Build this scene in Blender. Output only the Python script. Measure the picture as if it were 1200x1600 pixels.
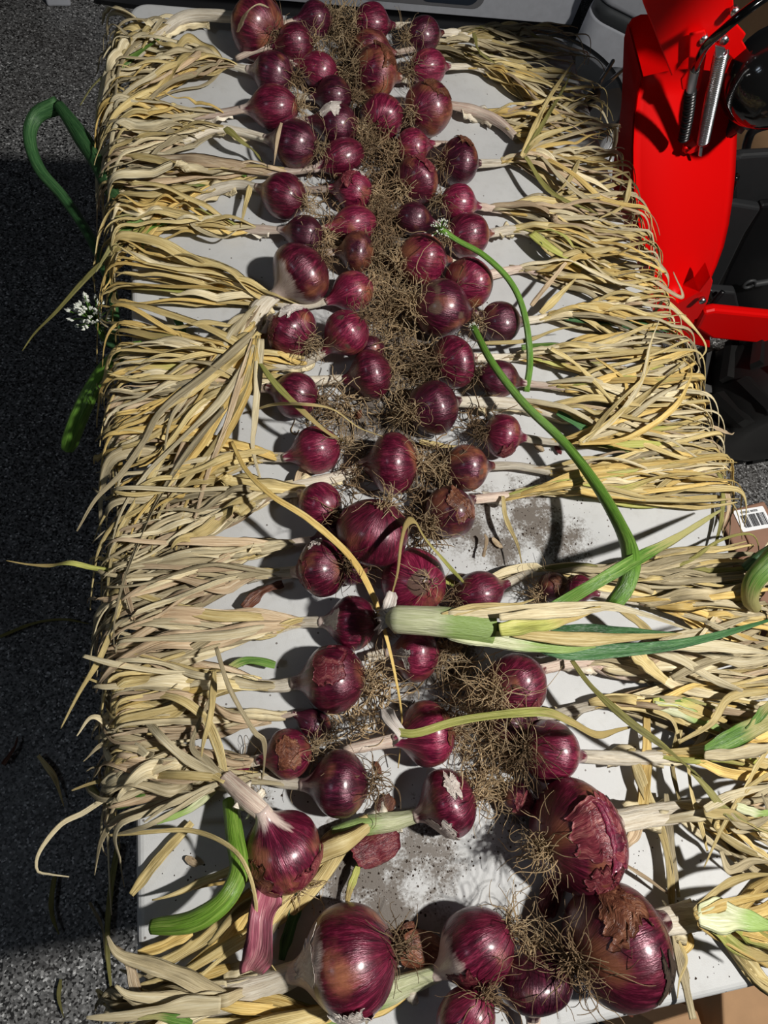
import bpy, bmesh, math, random
import numpy as np
from mathutils import Vector, Matrix, noise

for o in list(bpy.data.objects): bpy.data.objects.remove(o)
S = bpy.context.scene
C = S.collection
rng = random.Random(7)
nrg = np.random.default_rng(7)

# ------------------------------------------------------------------ camera
# world: table top is z = 0, its near left corner is the origin, +x right, +y away
FPX = 1086.8
CAMP = np.array([0.096075, 0.21703, 0.636166])
EUL = (0.3741, -0.1708, -0.1336)
cd = bpy.data.cameras.new('camera'); cam = bpy.data.objects.new('camera', cd); C.objects.link(cam)
cam.location = CAMP; cam.rotation_mode = 'XYZ'; cam.rotation_euler = EUL
cd.sensor_fit = 'VERTICAL'; cd.sensor_height = 24.0; cd.lens = FPX / 1600 * 24.0
cd.clip_start = 0.02; cd.clip_end = 60
S.camera = cam
CM = np.array(cam.rotation_euler.to_matrix())

def ray(px, py):
    return CM @ np.array([(px - 600) / FPX, -(py - 800) / FPX, -1.0])
def at(px, py, z=0.0):            # the point of the level plane z that shows at this place of the photograph
    d = ray(px, py); t = (z - CAMP[2]) / d[2]; return CAMP + t * d
def at_y(px, py, y):              # the same for an upright plane
    d = ray(px, py); t = (y - CAMP[1]) / d[1]; return CAMP + t * d
def depth(p): return float(-((np.asarray(p) - CAMP) @ CM)[2])

# ------------------------------------------------------------------ world and lamps
w = bpy.data.worlds.new('garage_air'); S.world = w; w.use_nodes = True
bg = w.node_tree.nodes['Background']; bg.inputs[0].default_value = (0.80, 0.88, 1.0, 1); bg.inputs[1].default_value = 0.012
def area(name, loc, target, sx, sy, power, col):
    l = bpy.data.lights.new(name, 'AREA'); l.shape = 'RECTANGLE'; l.size = sx; l.size_y = sy; l.energy = power; l.color = col
    o = bpy.data.objects.new(name, l); C.objects.link(o); o.location = loc
    o.rotation_euler = (Vector(target) - Vector(loc)).to_track_quat('-Z', 'Y').to_euler(); return o
def spot(name, loc, target, power, cone, blend, size, col):
    l = bpy.data.lights.new(name, 'SPOT'); l.energy = power; l.spot_size = math.radians(cone); l.spot_blend = blend; l.shadow_soft_size = size; l.color = col
    o = bpy.data.objects.new(name, l); C.objects.link(o); o.location = loc
    o.rotation_euler = (Vector(target) - Vector(loc)).to_track_quat('-Z', 'Y').to_euler(); return o
spot('work_lamp', (1.12, -0.02, 1.66), (0.60, 0.32, 0), 134, 134, 1.0, 0.05, (1.0, 0.97, 0.91))
area('doorway_daylight', (-1.5, 0.1, 1.9), (0.3, 0.5, 0), 0.35, 0.35, 2.2, (0.74, 0.86, 1.0))
S.view_settings.view_transform = 'Standard'; S.view_settings.look = 'None'
S.view_settings.gamma = 1; S.view_settings.use_curve_mapping = False
S.view_settings.exposure = 0.35

# ------------------------------------------------------------------ materials
def newmat(name):
    m = bpy.data.materials.new(name); m.use_nodes = True
    nt = m.node_tree; return m, nt, nt.nodes['Principled BSDF']
def N(nt, t, **k):
    n = nt.nodes.new(t)
    for a, b in k.items(): setattr(n, a, b)
    return n
def ramp(nt, fac, stops, interp='LINEAR'):
    r = N(nt, 'ShaderNodeValToRGB'); r.color_ramp.interpolation = interp
    e = r.color_ramp.elements
    while len(e) < len(stops): e.new(0.5)
    for i, (p, c) in enumerate(stops):
        e[i].position = p; e[i].color = (c[0], c[1], c[2], 1) if hasattr(c, '__len__') else (c, c, c, 1)
    nt.links.new(fac, r.inputs[0]); return r.outputs[0]
def mix(nt, fac, a, b, blend='MIX'):
    n = N(nt, 'ShaderNodeMix', data_type='RGBA', blend_type=blend)
    for s, v in ((n.inputs[0], fac), (n.inputs[6], a), (n.inputs[7], b)):
        if isinstance(v, bpy.types.NodeSocket): nt.links.new(v, s)
        elif hasattr(v, '__len__'): s.default_value = (*v[:3], 1)
        else: s.default_value = v if s is n.inputs[0] else (v, v, v, 1)
    return n.outputs[2]
def mathn(nt, op, a, b=0.0, c=None, clamp=False):
    n = N(nt, 'ShaderNodeMath', operation=op, use_clamp=clamp)
    for i, v in enumerate((a, b, c)):
        if v is None: continue
        if isinstance(v, bpy.types.NodeSocket): nt.links.new(v, n.inputs[i])
        else: n.inputs[i].default_value = v
    return n.outputs[0]
def noise_n(nt, vec, scale, detail=3, rough=0.55, dist=0.0):
    n = N(nt, 'ShaderNodeTexNoise'); n.inputs['Scale'].default_value = scale; n.inputs['Detail'].default_value = detail
    n.inputs['Roughness'].default_value = rough; n.inputs['Distortion'].default_value = dist
    if vec is not None: nt.links.new(vec, n.inputs['Vector'])
    return n.outputs['Fac']
def attr(nt, name):
    a = N(nt, 'ShaderNodeAttribute'); a.attribute_name = name; return a
def bump(nt, b, h, strength, dist=0.001):
    n = N(nt, 'ShaderNodeBump'); n.inputs['Strength'].default_value = strength; n.inputs['Distance'].default_value = dist
    nt.links.new(h, n.inputs['Height']); nt.links.new(n.outputs[0], b.inputs['Normal'])
def plain(name, col, rough=0.5, metal=0.0, coat=0.0, nscale=40, namp=0.15, spec=0.5):
    m, nt, b = newmat(name)
    tc = N(nt, 'ShaderNodeTexCoord')
    f = noise_n(nt, tc.outputs['Object'], nscale, 4)
    c = mix(nt, f, tuple(x * (1 - namp) for x in col), tuple(min(1, x * (1 + namp)) for x in col))
    nt.links.new(c, b.inputs['Base Color'])
    b.inputs['Roughness'].default_value = rough; b.inputs['Metallic'].default_value = metal; b.inputs['Coat Weight'].default_value = coat
    b.inputs['Specular IOR Level'].default_value = spec
    return m

def make_skin(name, deep, mid, light):
    m, nt, b = newmat(name)
    sv = attr(nt, 'sv').outputs['Vector']; mask = N(nt, 'ShaderNodeSeparateColor'); nt.links.new(attr(nt, 'mask').outputs['Color'], mask.inputs[0])
    oi = N(nt, 'ShaderNodeObjectInfo')
    st = noise_n(nt, sv, 7.0, 5, 0.65)
    fine = noise_n(nt, sv, 26.0, 2, 0.6)
    s2 = mathn(nt, 'ADD', mathn(nt, 'MULTIPLY', st, 0.7), mathn(nt, 'MULTIPLY', fine, 0.3))
    c = ramp(nt, s2, [(0.36, deep), (0.52, mid), (0.69, light)])
    tc = N(nt, 'ShaderNodeTexCoord')
    blot = noise_n(nt, tc.outputs['Object'], 28, 4, 0.6, 0.4)
    c = mix(nt, ramp(nt, blot, [(0.52, 0), (0.72, 0.55)]), c, (0.17, 0.035, 0.035))
    # brown outer skin, pale torn skin, soil: each where the mesh mask says
    br = mathn(nt, 'MULTIPLY', mask.outputs[1], ramp(nt, blot, [(0.38, 0), (0.55, 1)]), clamp=True)
    c = mix(nt, br, c, mix(nt, st, (0.10, 0.022, 0.015), (0.44, 0.17, 0.08)))
    pn = mathn(nt, 'ADD', mask.outputs[0], mathn(nt, 'MULTIPLY', mathn(nt, 'SUBTRACT', st, 0.5), 0.9), clamp=True)
    pn = ramp(nt, pn, [(0.36, 0), (0.70, 1)])
    c = mix(nt, pn, c, mix(nt, fine, (0.42, 0.27, 0.24), (0.80, 0.72, 0.63)))
    dn = ramp(nt, mathn(nt, 'MULTIPLY', mask.outputs[2], mathn(nt, 'ADD', blot, 0.35)), [(0.40, 0), (0.62, 1)])
    c = mix(nt, dn, c, mix(nt, fine, (0.035, 0.022, 0.014), (0.12, 0.075, 0.045)))
    hs = N(nt, 'ShaderNodeHueSaturation'); nt.links.new(c, hs.inputs['Color'])
    nt.links.new(mathn(nt, 'ADD', mathn(nt, 'MULTIPLY', oi.outputs['Random'], 0.45), 0.78), hs.inputs['Value'])
    nt.links.new(hs.outputs[0], b.inputs['Base Color'])
    r = mathn(nt, 'ADD', mathn(nt, 'MULTIPLY', mathn(nt, 'MAXIMUM', dn, pn), 0.35), mathn(nt, 'MULTIPLY', blot, 0.30), clamp=True)
    nt.links.new(mathn(nt, 'ADD', r, 0.22), b.inputs['Roughness'])
    b.inputs['Coat Weight'].default_value = 0.6; b.inputs['Coat Roughness'].default_value = 0.23
    b.inputs['Specular IOR Level'].default_value = 0.9; b.inputs['Specular Tint'].default_value = (1.0, 0.55, 0.66, 1)
    bump(nt, b, mathn(nt, 'ADD', mathn(nt, 'ADD', fine, st), mathn(nt, 'MULTIPLY', blot, 1.4)), 0.35, 0.0016)
    return m
SKIN = [make_skin('red_onion_skin', (0.016, 0.001, 0.005), (0.090, 0.004, 0.020), (0.31, 0.030, 0.080)),
        make_skin('magenta_onion_skin', (0.032, 0.002, 0.010), (0.155, 0.007, 0.034), (0.44, 0.055, 0.12)),
        make_skin('dark_onion_skin', (0.009, 0.001, 0.004), (0.043, 0.003, 0.013), (0.16, 0.014, 0.050))]

def make_leaf(name, a, bcol, c3, tip=None, rough=0.55):
    m, nt, b = newmat(name)
    sva = attr(nt, 'sv'); sv = sva.outputs['Vector']; oi = N(nt, 'ShaderNodeObjectInfo')
    off = N(nt, 'ShaderNodeVectorMath', operation='ADD'); nt.links.new(sv, off.inputs[0])
    cb = N(nt, 'ShaderNodeCombineXYZ'); nt.links.new(mathn(nt, 'MULTIPLY', oi.outputs['Random'], 50), cb.inputs[2]); nt.links.new(cb.outputs[0], off.inputs[1])
    v = off.outputs[0]
    st = noise_n(nt, v, 2.2, 4, 0.6); fib = noise_n(nt, v, 9.0, 2, 0.5)
    mp = N(nt, 'ShaderNodeMapping'); mp.inputs['Scale'].default_value = (0.25, 1.2, 1.0); nt.links.new(v, mp.inputs['Vector'])
    patch = noise_n(nt, mp.outputs[0], 2.0, 4, 0.6)
    c = ramp(nt, mathn(nt, 'ADD', mathn(nt, 'MULTIPLY', st, 0.6), mathn(nt, 'MULTIPLY', fib, 0.4)), [(0.30, a), (0.50, bcol), (0.68, c3)])
    c = mix(nt, ramp(nt, patch, [(0.54, 0), (0.70, 0.75)]), c, tuple(x * 0.50 for x in a))
    if tip:
        msk = N(nt, 'ShaderNodeSeparateColor'); nt.links.new(attr(nt, 'mask').outputs['Color'], msk.inputs[0])
        c = mix(nt, ramp(nt, mathn(nt, 'ADD', msk.outputs[0], mathn(nt, 'MULTIPLY', mathn(nt, 'SUBTRACT', st, 0.5), 0.5)), [(0.42, 0), (0.62, 1)]), c, tip)
    hs = N(nt, 'ShaderNodeHueSaturation'); nt.links.new(c, hs.inputs['Color'])
    nt.links.new(mathn(nt, 'ADD', mathn(nt, 'MULTIPLY', oi.outputs['Random'], 0.55), 0.72), hs.inputs['Value'])
    hs.inputs['Saturation'].default_value = 1.0
    nt.links.new(hs.outputs[0], b.inputs['Base Color'])
    b.inputs['Roughness'].default_value = rough; b.inputs['Specular IOR Level'].default_value = 0.35
    bump(nt, b, mathn(nt, 'ADD', st, fib), 0.7, 0.0012)
    return m
STRAW = make_leaf('straw_leaf', (0.36, 0.26, 0.09), (0.66, 0.51, 0.22), (0.9, 0.78, 0.44))
PALE = make_leaf('pale_dry_leaf', (0.44, 0.35, 0.2), (0.72, 0.61, 0.38), (0.93, 0.85, 0.63))
GREY = make_leaf('grey_tan_leaf', (0.25, 0.2, 0.115), (0.45, 0.37, 0.22), (0.68, 0.59, 0.4))
PINK = make_leaf('pinkish_tan_leaf', (0.36, 0.235, 0.14), (0.58, 0.43, 0.27), (0.8, 0.67, 0.48))
GOLD = make_leaf('golden_leaf', (0.46, 0.28, 0.07), (0.74, 0.52, 0.17), (0.92, 0.74, 0.34))
LIME = make_leaf('yellow_green_leaf', (0.26, 0.28, 0.045), (0.46, 0.47, 0.12), (0.66, 0.60, 0.26), tip=(0.50, 0.38, 0.15))
OLIVE = make_leaf('olive_leaf', (0.14, 0.13, 0.035), (0.28, 0.26, 0.075), (0.45, 0.40, 0.16))
GREEN = make_leaf('green_leaf', (0.05, 0.13, 0.02), (0.14, 0.28, 0.05), (0.34, 0.46, 0.14), tip=(0.45, 0.42, 0.17), rough=0.35)
DKGREEN = make_leaf('blue_green_leaf', (0.022, 0.075, 0.025), (0.055, 0.16, 0.055), (0.14, 0.29, 0.11), rough=0.38)
GREENB = make_leaf('bright_green_stem', (0.10, 0.22, 0.02), (0.22, 0.42, 0.05), (0.45, 0.60, 0.14), rough=0.3)
SCAPE = make_leaf('flower_stalk_green', (0.07, 0.17, 0.022), (0.135, 0.30, 0.04), (0.25, 0.42, 0.085), rough=0.3)
LTGREEN = make_leaf('light_green_stem', (0.44, 0.48, 0.24), (0.66, 0.68, 0.42), (0.86, 0.84, 0.64), tip=(0.33, 0.47, 0.14), rough=0.4)
NECK = make_leaf('white_papery_neck', (0.52, 0.42, 0.30), (0.76, 0.68, 0.54), (0.92, 0.87, 0.77))
NECKP = make_leaf('pink_papery_neck', (0.42, 0.22, 0.19), (0.68, 0.54, 0.44), (0.86, 0.77, 0.66))
PEEL = make_leaf('white_torn_skin', (0.50, 0.40, 0.36), (0.70, 0.62, 0.56), (0.88, 0.84, 0.78))
PEELP = make_leaf('rosy_torn_skin', (0.20, 0.04, 0.07), (0.44, 0.13, 0.18), (0.70, 0.38, 0.38), rough=0.35)
PEELR = make_leaf('pink_torn_skin', (0.07, 0.01, 0.016), (0.2, 0.03, 0.045), (0.46, 0.17, 0.15), rough=0.35)
PEELB = make_leaf('brown_torn_skin', (0.045, 0.014, 0.01), (0.15, 0.05, 0.028), (0.36, 0.17, 0.095), rough=0.35)
ROOT = make_leaf('dry_root', (0.20, 0.115, 0.055), (0.56, 0.39, 0.21), (0.90, 0.76, 0.54), rough=0.8)
ROOTD = make_leaf('dark_soil_root', (0.09, 0.05, 0.025), (0.30, 0.19, 0.10), (0.62, 0.47, 0.30), rough=0.9)
SOIL = plain('soil_crumb', (0.045, 0.028, 0.018), 0.95, nscale=300, namp=0.5)
PETAL = plain('white_petal', (0.82, 0.84, 0.76), 0.6)

# table plastic: faintly dirty, with smeared soil where the roots lay
def table_material():
    m, nt, b = newmat('white_table_plastic')
    g = N(nt, 'ShaderNodeNewGeometry'); P = g.outputs['Position']
    sp = N(nt, 'ShaderNodeSeparateXYZ'); nt.links.new(P, sp.inputs[0])
    big = noise_n(nt, P, 9, 4, 0.6); fine = noise_n(nt, P, 420, 3, 0.6); med = noise_n(nt, P, 70, 5, 0.7)
    c = mix(nt, ramp(nt, big, [(0.3, 0), (0.7, 1)]), (0.50, 0.505, 0.51), (0.585, 0.59, 0.59))
    c = mix(nt, ramp(nt, med, [(0.5, 0), (0.75, 0.35)]), c, (0.40, 0.39, 0.37))
    nc = N(nt, 'ShaderNodeTexNoise'); nc.inputs['Scale'].default_value = 22; nc.inputs['Detail'].default_value = 4; nt.links.new(P, nc.inputs['Vector'])
    wv = N(nt, 'ShaderNodeVectorMath', operation='MULTIPLY_ADD'); nt.links.new(nc.outputs['Color'], wv.inputs[0]); wv.inputs[1].default_value = (.11, .11, 0); nt.links.new(P, wv.inputs[2])
    wo = N(nt, 'ShaderNodeVectorMath', operation='SUBTRACT'); nt.links.new(wv.outputs[0], wo.inputs[0]); wo.inputs[1].default_value = (.055, .055, 0); Pw = wo.outputs[0]
    sm = None
    for (px, py, r, k) in [(830, 800, .045, 1), (880, 845, .05, .8), (770, 840, .05, .9), (700, 1030, .045, 1), (560, 1360, .05, 1), (660, 1340, .055, .8),
                           (600, 1390, .04, 1), (850, 745, .05, .6), (640, 1090, .03, .8), (600, 300, .06, 1.3), (595, 220, .06, 1.2), (545, 130, .06, 1.0), (545, 60, .06, 1.0), (600, 380, .06, 1.3), (610, 460, .06, 1.3), (630, 560, .06, 1.2), (620, 650, .05, 1.2), (560, 660, .05, 1), (670, 760, .04, 1), (400, 1240, .03, .8), (800, 1290, .04, .8), (700, 1350, .05, .5)]:
        p = at(px, py, 0); r = r * 1.15
        d = N(nt, 'ShaderNodeVectorMath', operation='DISTANCE'); nt.links.new(Pw, d.inputs[0]); d.inputs[1].default_value = p
        f = mathn(nt, 'MULTIPLY', mathn(nt, 'SUBTRACT', 1.0, mathn(nt, 'DIVIDE', d.outputs['Value'], r * 1.2), clamp=True), k)
        sm = f if sm is None else mathn(nt, 'MAXIMUM', sm, f)
    s = mathn(nt, 'MULTIPLY', mathn(nt, 'POWER', sm, 0.7), mathn(nt, 'ADD', mathn(nt, 'MULTIPLY', med, 0.9), mathn(nt, 'MULTIPLY', fine, 0.7)))
    c = mix(nt, ramp(nt, s, [(0.43, 0), (0.62, 0.9)]), c, (0.10, 0.075, 0.055))
    v = N(nt, 'ShaderNodeTexVoronoi'); v.inputs['Scale'].default_value = 130; nt.links.new(P, v.inputs['Vector'])
    sc = N(nt, 'ShaderNodeSeparateColor'); nt.links.new(v.outputs['Color'], sc.inputs[0])
    spk = mathn(nt, 'MULTIPLY', mathn(nt, 'LESS_THAN', v.outputs['Distance'], 0.13), mathn(nt, 'GREATER_THAN', sc.outputs[0], 0.80))
    c = mix(nt, mathn(nt, 'MULTIPLY', spk, 0.8), c, (0.07, 0.05, 0.04))
    nt.links.new(c, b.inputs['Base Color']); b.inputs['Roughness'].default_value = 0.5; b.inputs['Specular IOR Level'].default_value = 0.35
    bump(nt, b, noise_n(nt, P, 900, 2), 0.25, 0.0005)
    return m
TABLE = table_material()

def floor_material():
    m, nt, b = newmat('flake_epoxy_floor')
    g = N(nt, 'ShaderNodeNewGeometry'); P = g.outputs['Position']
    v = N(nt, 'ShaderNodeTexVoronoi'); v.inputs['Scale'].default_value = 310; v.inputs['Randomness'].default_value = 1; nt.links.new(P, v.inputs['Vector'])
    sc = N(nt, 'ShaderNodeSeparateColor'); nt.links.new(v.outputs['Color'], sc.inputs[0])
    c = ramp(nt, sc.outputs[0], [(0.0, 0.010), (0.22, 0.10), (0.40, 0.18), (0.70, 0.27), (0.90, 0.48), (0.965, 0.80)], 'CONSTANT')
    big = noise_n(nt, P, 6, 3)
    c = mix(nt, ramp(nt, big, [(0.4, 0), (0.75, 0.45)]), c, (0.07, 0.06, 0.055))
    nt.links.new(c, b.inputs['Base Color']); b.inputs['Roughness'].default_value = 0.45
    bump(nt, b, sc.outputs[1], 0.3, 0.001)
    return m
FLOOR = floor_material()
RED = plain('red_paint', (0.80, 0.0015, 0.0015), 0.4, coat=0.0, nscale=6, namp=0.05, spec=0.25)
DARKP = plain('dark_machine_plastic', (0.022, 0.023, 0.025), 0.5)
BLACK = plain('black_plastic', (0.007, 0.007, 0.008), 0.35)
GLOSSBLACK = plain('gloss_black_paint', (0.006, 0.006, 0.006), 0.12, coat=0.6)
RUBBER = plain('tyre_rubber', (0.010, 0.010, 0.010), 0.42)
GREYP = plain('charcoal_plastic', (0.05, 0.052, 0.055), 0.5)
STEEL = plain('zinc_steel', (0.62, 0.63, 0.65), 0.28, metal=1.0)
CHROME = plain('polished_steel', (0.55, 0.55, 0.56), 0.12, metal=1.0, nscale=5)
WHITEP = plain('white_plastic', (0.60, 0.62, 0.68), 0.3)
WHITEC = plain('white_card', (0.55, 0.55, 0.56), 0.6)
BAG = plain('white_bag_film', (0.55, 0.56, 0.58), 0.22)
GREYSTRIPE = plain('grey_band', (0.06, 0.065, 0.07), 0.4)
GREYPRINT = plain('grey_print', (0.20, 0.20, 0.215), 0.5)
NAVY = plain('navy_print', (0.02, 0.03, 0.05), 0.4)
CARD = plain('brown_cardboard', (0.20, 0.10, 0.055), 0.8)
CARDL = plain('tan_cardboard', (0.46, 0.27, 0.14), 0.8)
INK = plain('label_ink', (0.03, 0.03, 0.035), 0.6)
PAPER = plain('label_paper', (0.80, 0.81, 0.83), 0.5, namp=0.03)

# ------------------------------------------------------------------ mesh helpers
def link(name, V, F, mat, parent=None, sv=None, mask=None, smooth=True, kind=None):
    V = np.asarray(V, float).reshape(-1, 3)
    if parent is not None:
        base = parent
        off = np.zeros(3)
        while base is not None:
            off += np.array(base.location); base = base.parent
        V = V - off
    me = bpy.data.meshes.new(name); me.from_pydata(V.tolist(), [], F if isinstance(F, list) else F.tolist())
    if sv is not None:
        a = me.attributes.new('sv', 'FLOAT_VECTOR', 'POINT'); a.data.foreach_set('vector', np.asarray(sv, np.float32).ravel())
    if mask is not None:
        mk = np.ones((len(V), 4), np.float32); mk[:, :3] = mask
        a = me.attributes.new('mask', 'FLOAT_COLOR', 'POINT'); a.data.foreach_set('color', mk.ravel())
    if smooth: me.polygons.foreach_set('use_smooth', [True] * len(me.polygons))
    me.materials.append(mat); me.update()
    o = bpy.data.objects.new(name, me); C.objects.link(o)
    if parent is not None: o.parent = parent
    if kind: o['kind'] = kind
    return o
def tag(o, label, cat, group=None):
    o['label'] = label; o['category'] = cat
    if group: o['group'] = group
    return o
def thing(name, loc, label, cat, group=None):
    o = bpy.data.objects.new(name, None); o.empty_display_size = 0.02; C.objects.link(o); o.location = [float(v) for v in loc]
    return tag(o, label, cat, group)

def smooth_path(P, n):                # Catmull-Rom through the points, evenly resampled
    P = np.asarray(P, float)
    if len(P) == 2:
        t = np.linspace(0, 1, n)[:, None]; return P[0] * (1 - t) + P[1] * t
    Q = np.vstack([2 * P[0] - P[1], P, 2 * P[-1] - P[-2]]); out = []
    for i in range(1, len(Q) - 2):
        p0, p1, p2, p3 = Q[i - 1], Q[i], Q[i + 1], Q[i + 2]
        for t in np.linspace(0, 1, 10, endpoint=False):
            out.append(0.5 * (2 * p1 + (p2 - p0) * t + (2 * p0 - 5 * p1 + 4 * p2 - p3) * t * t + (3 * p1 - p0 - 3 * p2 + p3) * t ** 3))
    out.append(Q[-2]); out = np.array(out)
    L = np.r_[0, np.cumsum(np.linalg.norm(np.diff(out, axis=0), axis=1))]
    s = np.linspace(0, L[-1], n)
    return np.stack([np.interp(s, L, out[:, k]) for k in range(3)], 1)

def frames(P, up=(0, 0, 1)):
    T = np.gradient(P, axis=0); T /= np.linalg.norm(T, axis=1)[:, None] + 1e-12
    S_ = np.cross(T[0], up)
    if np.linalg.norm(S_) < 1e-3: S_ = np.cross(T[0], (0, 1, 0))
    S_ /= np.linalg.norm(S_); out = [S_]
    for i in range(1, len(P)):
        s = out[-1] - T[i] * (out[-1] @ T[i]); s /= np.linalg.norm(s) + 1e-12; out.append(s)
    Sx = np.array(out); return T, Sx, np.cross(Sx, T)

def grid_faces(n, m, closed=True, caps=True):
    i = np.arange(n - 1)[:, None] * m; j = np.arange(m if closed else m - 1)[None, :]
    a = (i + j).ravel(); b = (i + (j + 1) % m).ravel()
    F = np.stack([a, b, b + m, a + m], 1).tolist()
    if closed and caps: F.append(list(range(m))[::-1]); F.append([(n - 1) * m + k for k in range(m)])
    return F

def ribbon(P, wid, crease=0.25, twist=None, th=0.0005, m=8, roll=0.0):
    """a leaf blade: a thin closed strip along P, creased along its midrib"""
    n = len(P); T, Sx, Nn = frames(P)
    ph = np.arange(m) / m * 2 * np.pi + 0.2
    cx, cy = np.cos(ph), np.sin(ph)
    wid = np.asarray(wid).reshape(-1, 1); tw = (np.zeros(n) if twist is None else twist).reshape(-1, 1)
    x = cx[None, :] * wid; cr = np.asarray(crease).reshape(-1, 1) if np.ndim(crease) else crease
    y = cy[None, :] * th + cr * np.abs(cx)[None, :] ** 1.4 * wid + roll * wid * cx[None, :] ** 3
    c, s = np.cos(tw), np.sin(tw)
    X, Y = x * c - y * s, x * s + y * c
    V = P[:, None, :] + Sx[:, None, :] * X[..., None] + Nn[:, None, :] * Y[..., None]
    L = np.r_[0, np.cumsum(np.linalg.norm(np.diff(P, axis=0), axis=1))]
    sv = np.zeros((n, m, 3)); sv[..., 0] = cx * 1.1; sv[..., 1] = (L * 6)[:, None]; sv[..., 2] = cy * 0.15
    mask = np.zeros((n, m, 3)); mask[..., 0] = np.linspace(0, 1, n)[:, None]
    return V.reshape(-1, 3), grid_faces(n, m), sv.reshape(-1, 3), mask.reshape(-1, 3)

def tube(P, rad, m=12, flat=1.0, lob=0.0, seed=0):
    n = len(P); T, Sx, Nn = frames(P); ph = np.arange(m) / m * 2 * np.pi
    rad = np.broadcast_to(np.asarray(rad, float), (n,))
    rr = rad[:, None] * (1 + lob * np.sin(3 * ph + seed)[None, :] + lob * 0.7 * np.sin(5 * ph + seed * 2 + np.linspace(0, 4, n)[:, None]))
    V = P[:, None, :] + Sx[:, None, :] * (np.cos(ph) * rr)[..., None] + Nn[:, None, :] * (np.sin(ph) * rr * flat)[..., None]
    L = np.r_[0, np.cumsum(np.linalg.norm(np.diff(P, axis=0), axis=1))]
    sv = np.zeros((n, m, 3)); sv[..., 0] = np.cos(ph) * 2; sv[..., 2] = np.sin(ph) * 2; sv[..., 1] = (L * 8)[:, None]
    mask = np.zeros((n, m, 3)); mask[..., 0] = np.linspace(0, 1, n)[:, None]
    return V.reshape(-1, 3), grid_faces(n, m), sv.reshape(-1, 3), mask.reshape(-1, 3)

def wob(n, amp, k=3):
    t = np.linspace(0, 1, n); r = np.zeros(n)
    for i in range(1, k + 1): r += amp / i * math.sin(1) * np.sin(2 * np.pi * t * i * (0.6 + nrg.random() * 0.6) + nrg.random() * 6.28)
    return r
def leaf_width(n, w0, base=0.55, tip=0.12, peak=0.2):
    t = np.linspace(0, 1, n)
    up = base + (1 - base) * np.clip(t / peak, 0, 1) ** 0.8
    dn = 1 - (1 - tip) * np.clip((t - 0.35) / 0.65, 0, 1) ** 1.5
    return w0 * up * dn * (1 + wob(n, 0.16, 5))

def bx(c, s, rot=None):                # box vertices and faces
    V = np.array([[x, y, z] for x in (-.5, .5) for y in (-.5, .5) for z in (-.5, .5)]) * np.asarray(s)
    if rot is not None: V = V @ np.array(rot).T
    return V + np.asarray(c), [[0, 1, 3, 2], [4, 6, 7, 5], [0, 4, 5, 1], [2, 3, 7, 6], [0, 2, 6, 4], [1, 5, 7, 3]]
def join(parts):
    V, F, k = [], [], 0
    for v, f in parts:
        V.append(np.asarray(v).reshape(-1, 3)); F += [[i + k for i in q] for q in f]; k += len(V[-1])
    return np.vstack(V), F
def bevel(o, wd=0.004, seg=3):
    b = o.modifiers.new('bevel', 'BEVEL'); b.width = wd; b.segments = seg; b.limit_method = 'ANGLE'; return o
def rounded_outline(x0, y0, x1, y1, r, k=8):
    P = []
    for cx, cy, a0 in ((x1 - r, y1 - r, 0), (x0 + r, y1 - r, 90), (x0 + r, y0 + r, 180), (x1 - r, y0 + r, 270)):
        for i in range(k + 1):
            a = math.radians(a0 + 90 * i / k); P.append((cx + r * math.cos(a), cy + r * math.sin(a)))
    return P
def prism(outline, z0, z1):
    n = len(outline); V = [(x, y, z0) for x, y in outline] + [(x, y, z1) for x, y in outline]
    F = [list(range(n))[::-1], [n + i for i in range(n)]] + [[i, (i + 1) % n, n + (i + 1) % n, n + i] for i in range(n)]
    return np.array(V), F
def sheet(pts3, thick, nrm):           # a plate of real thickness from an outline
    P = np.asarray(pts3, float); n = len(P); nv = np.asarray(nrm, float); nv /= np.linalg.norm(nv)
    V = np.vstack([P, P - nv * thick])
    return V, [list(range(n)), [n + i for i in range(n)][::-1]] + [[i, n + i, n + (i + 1) % n, (i + 1) % n] for i in range(n)]
def rod(P, r, m=10, n=None):
    Q = smooth_path(P, n or max(2, len(P) * 8)); V, F, _, _ = tube(Q, r, m); return V, F

# ------------------------------------------------------------------ the setting: floor
FZ = -0.73
V, F = bx((0.6, 1.2, FZ - 0.05), (7, 7, 0.1)); o = link('floor', V, F, FLOOR, smooth=False); o['kind'] = 'structure'

# ------------------------------------------------------------------ folding table
TW, TL = 0.61, 1.1735
t = thing('folding_table', (TW / 2, TL / 2, FZ), 'white plastic folding table carrying all the onions', 'table')
V, F = prism(rounded_outline(0, 0, TW, TL, 0.028), -0.020, 0.0)
o = link('tabletop', V, F, TABLE, t, smooth=False); bevel(o, 0.0065, 4)
V, F = prism(rounded_outline(0.004, 0.004, TW - 0.004, TL - 0.004, 0.026), -0.040, -0.0205)
o = link('rim', V, F, TABLE, t, smooth=False); bevel(o, 0.004, 2)
for x in (0.06, TW - 0.06):
    V, F = bx((x, TL / 2, -0.053), (0.024, TL - 0.12, 0.024)); bevel(link('frame_rail', V, F, WHITEP, t, smooth=False), 0.003)
for y in (0.05, TL - 0.05):
    for x in (0.045, TW - 0.045):
        V, F = rod([(x, y, -0.06), (x, y, FZ + 0.012)], 0.0125, 14, 4); l = link('leg', V, F, WHITEP, t)
        V, F = rod([(x, y, FZ + 0.03), (x, y, FZ)], 0.016, 14, 3); link('rubber_foot', V, F, BLACK, l)
    V, F = rod([(0.045, y, -0.36), (TW - 0.045, y, -0.36)], 0.009, 12, 4); link('cross_bar', V, F, WHITEP, t)

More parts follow.
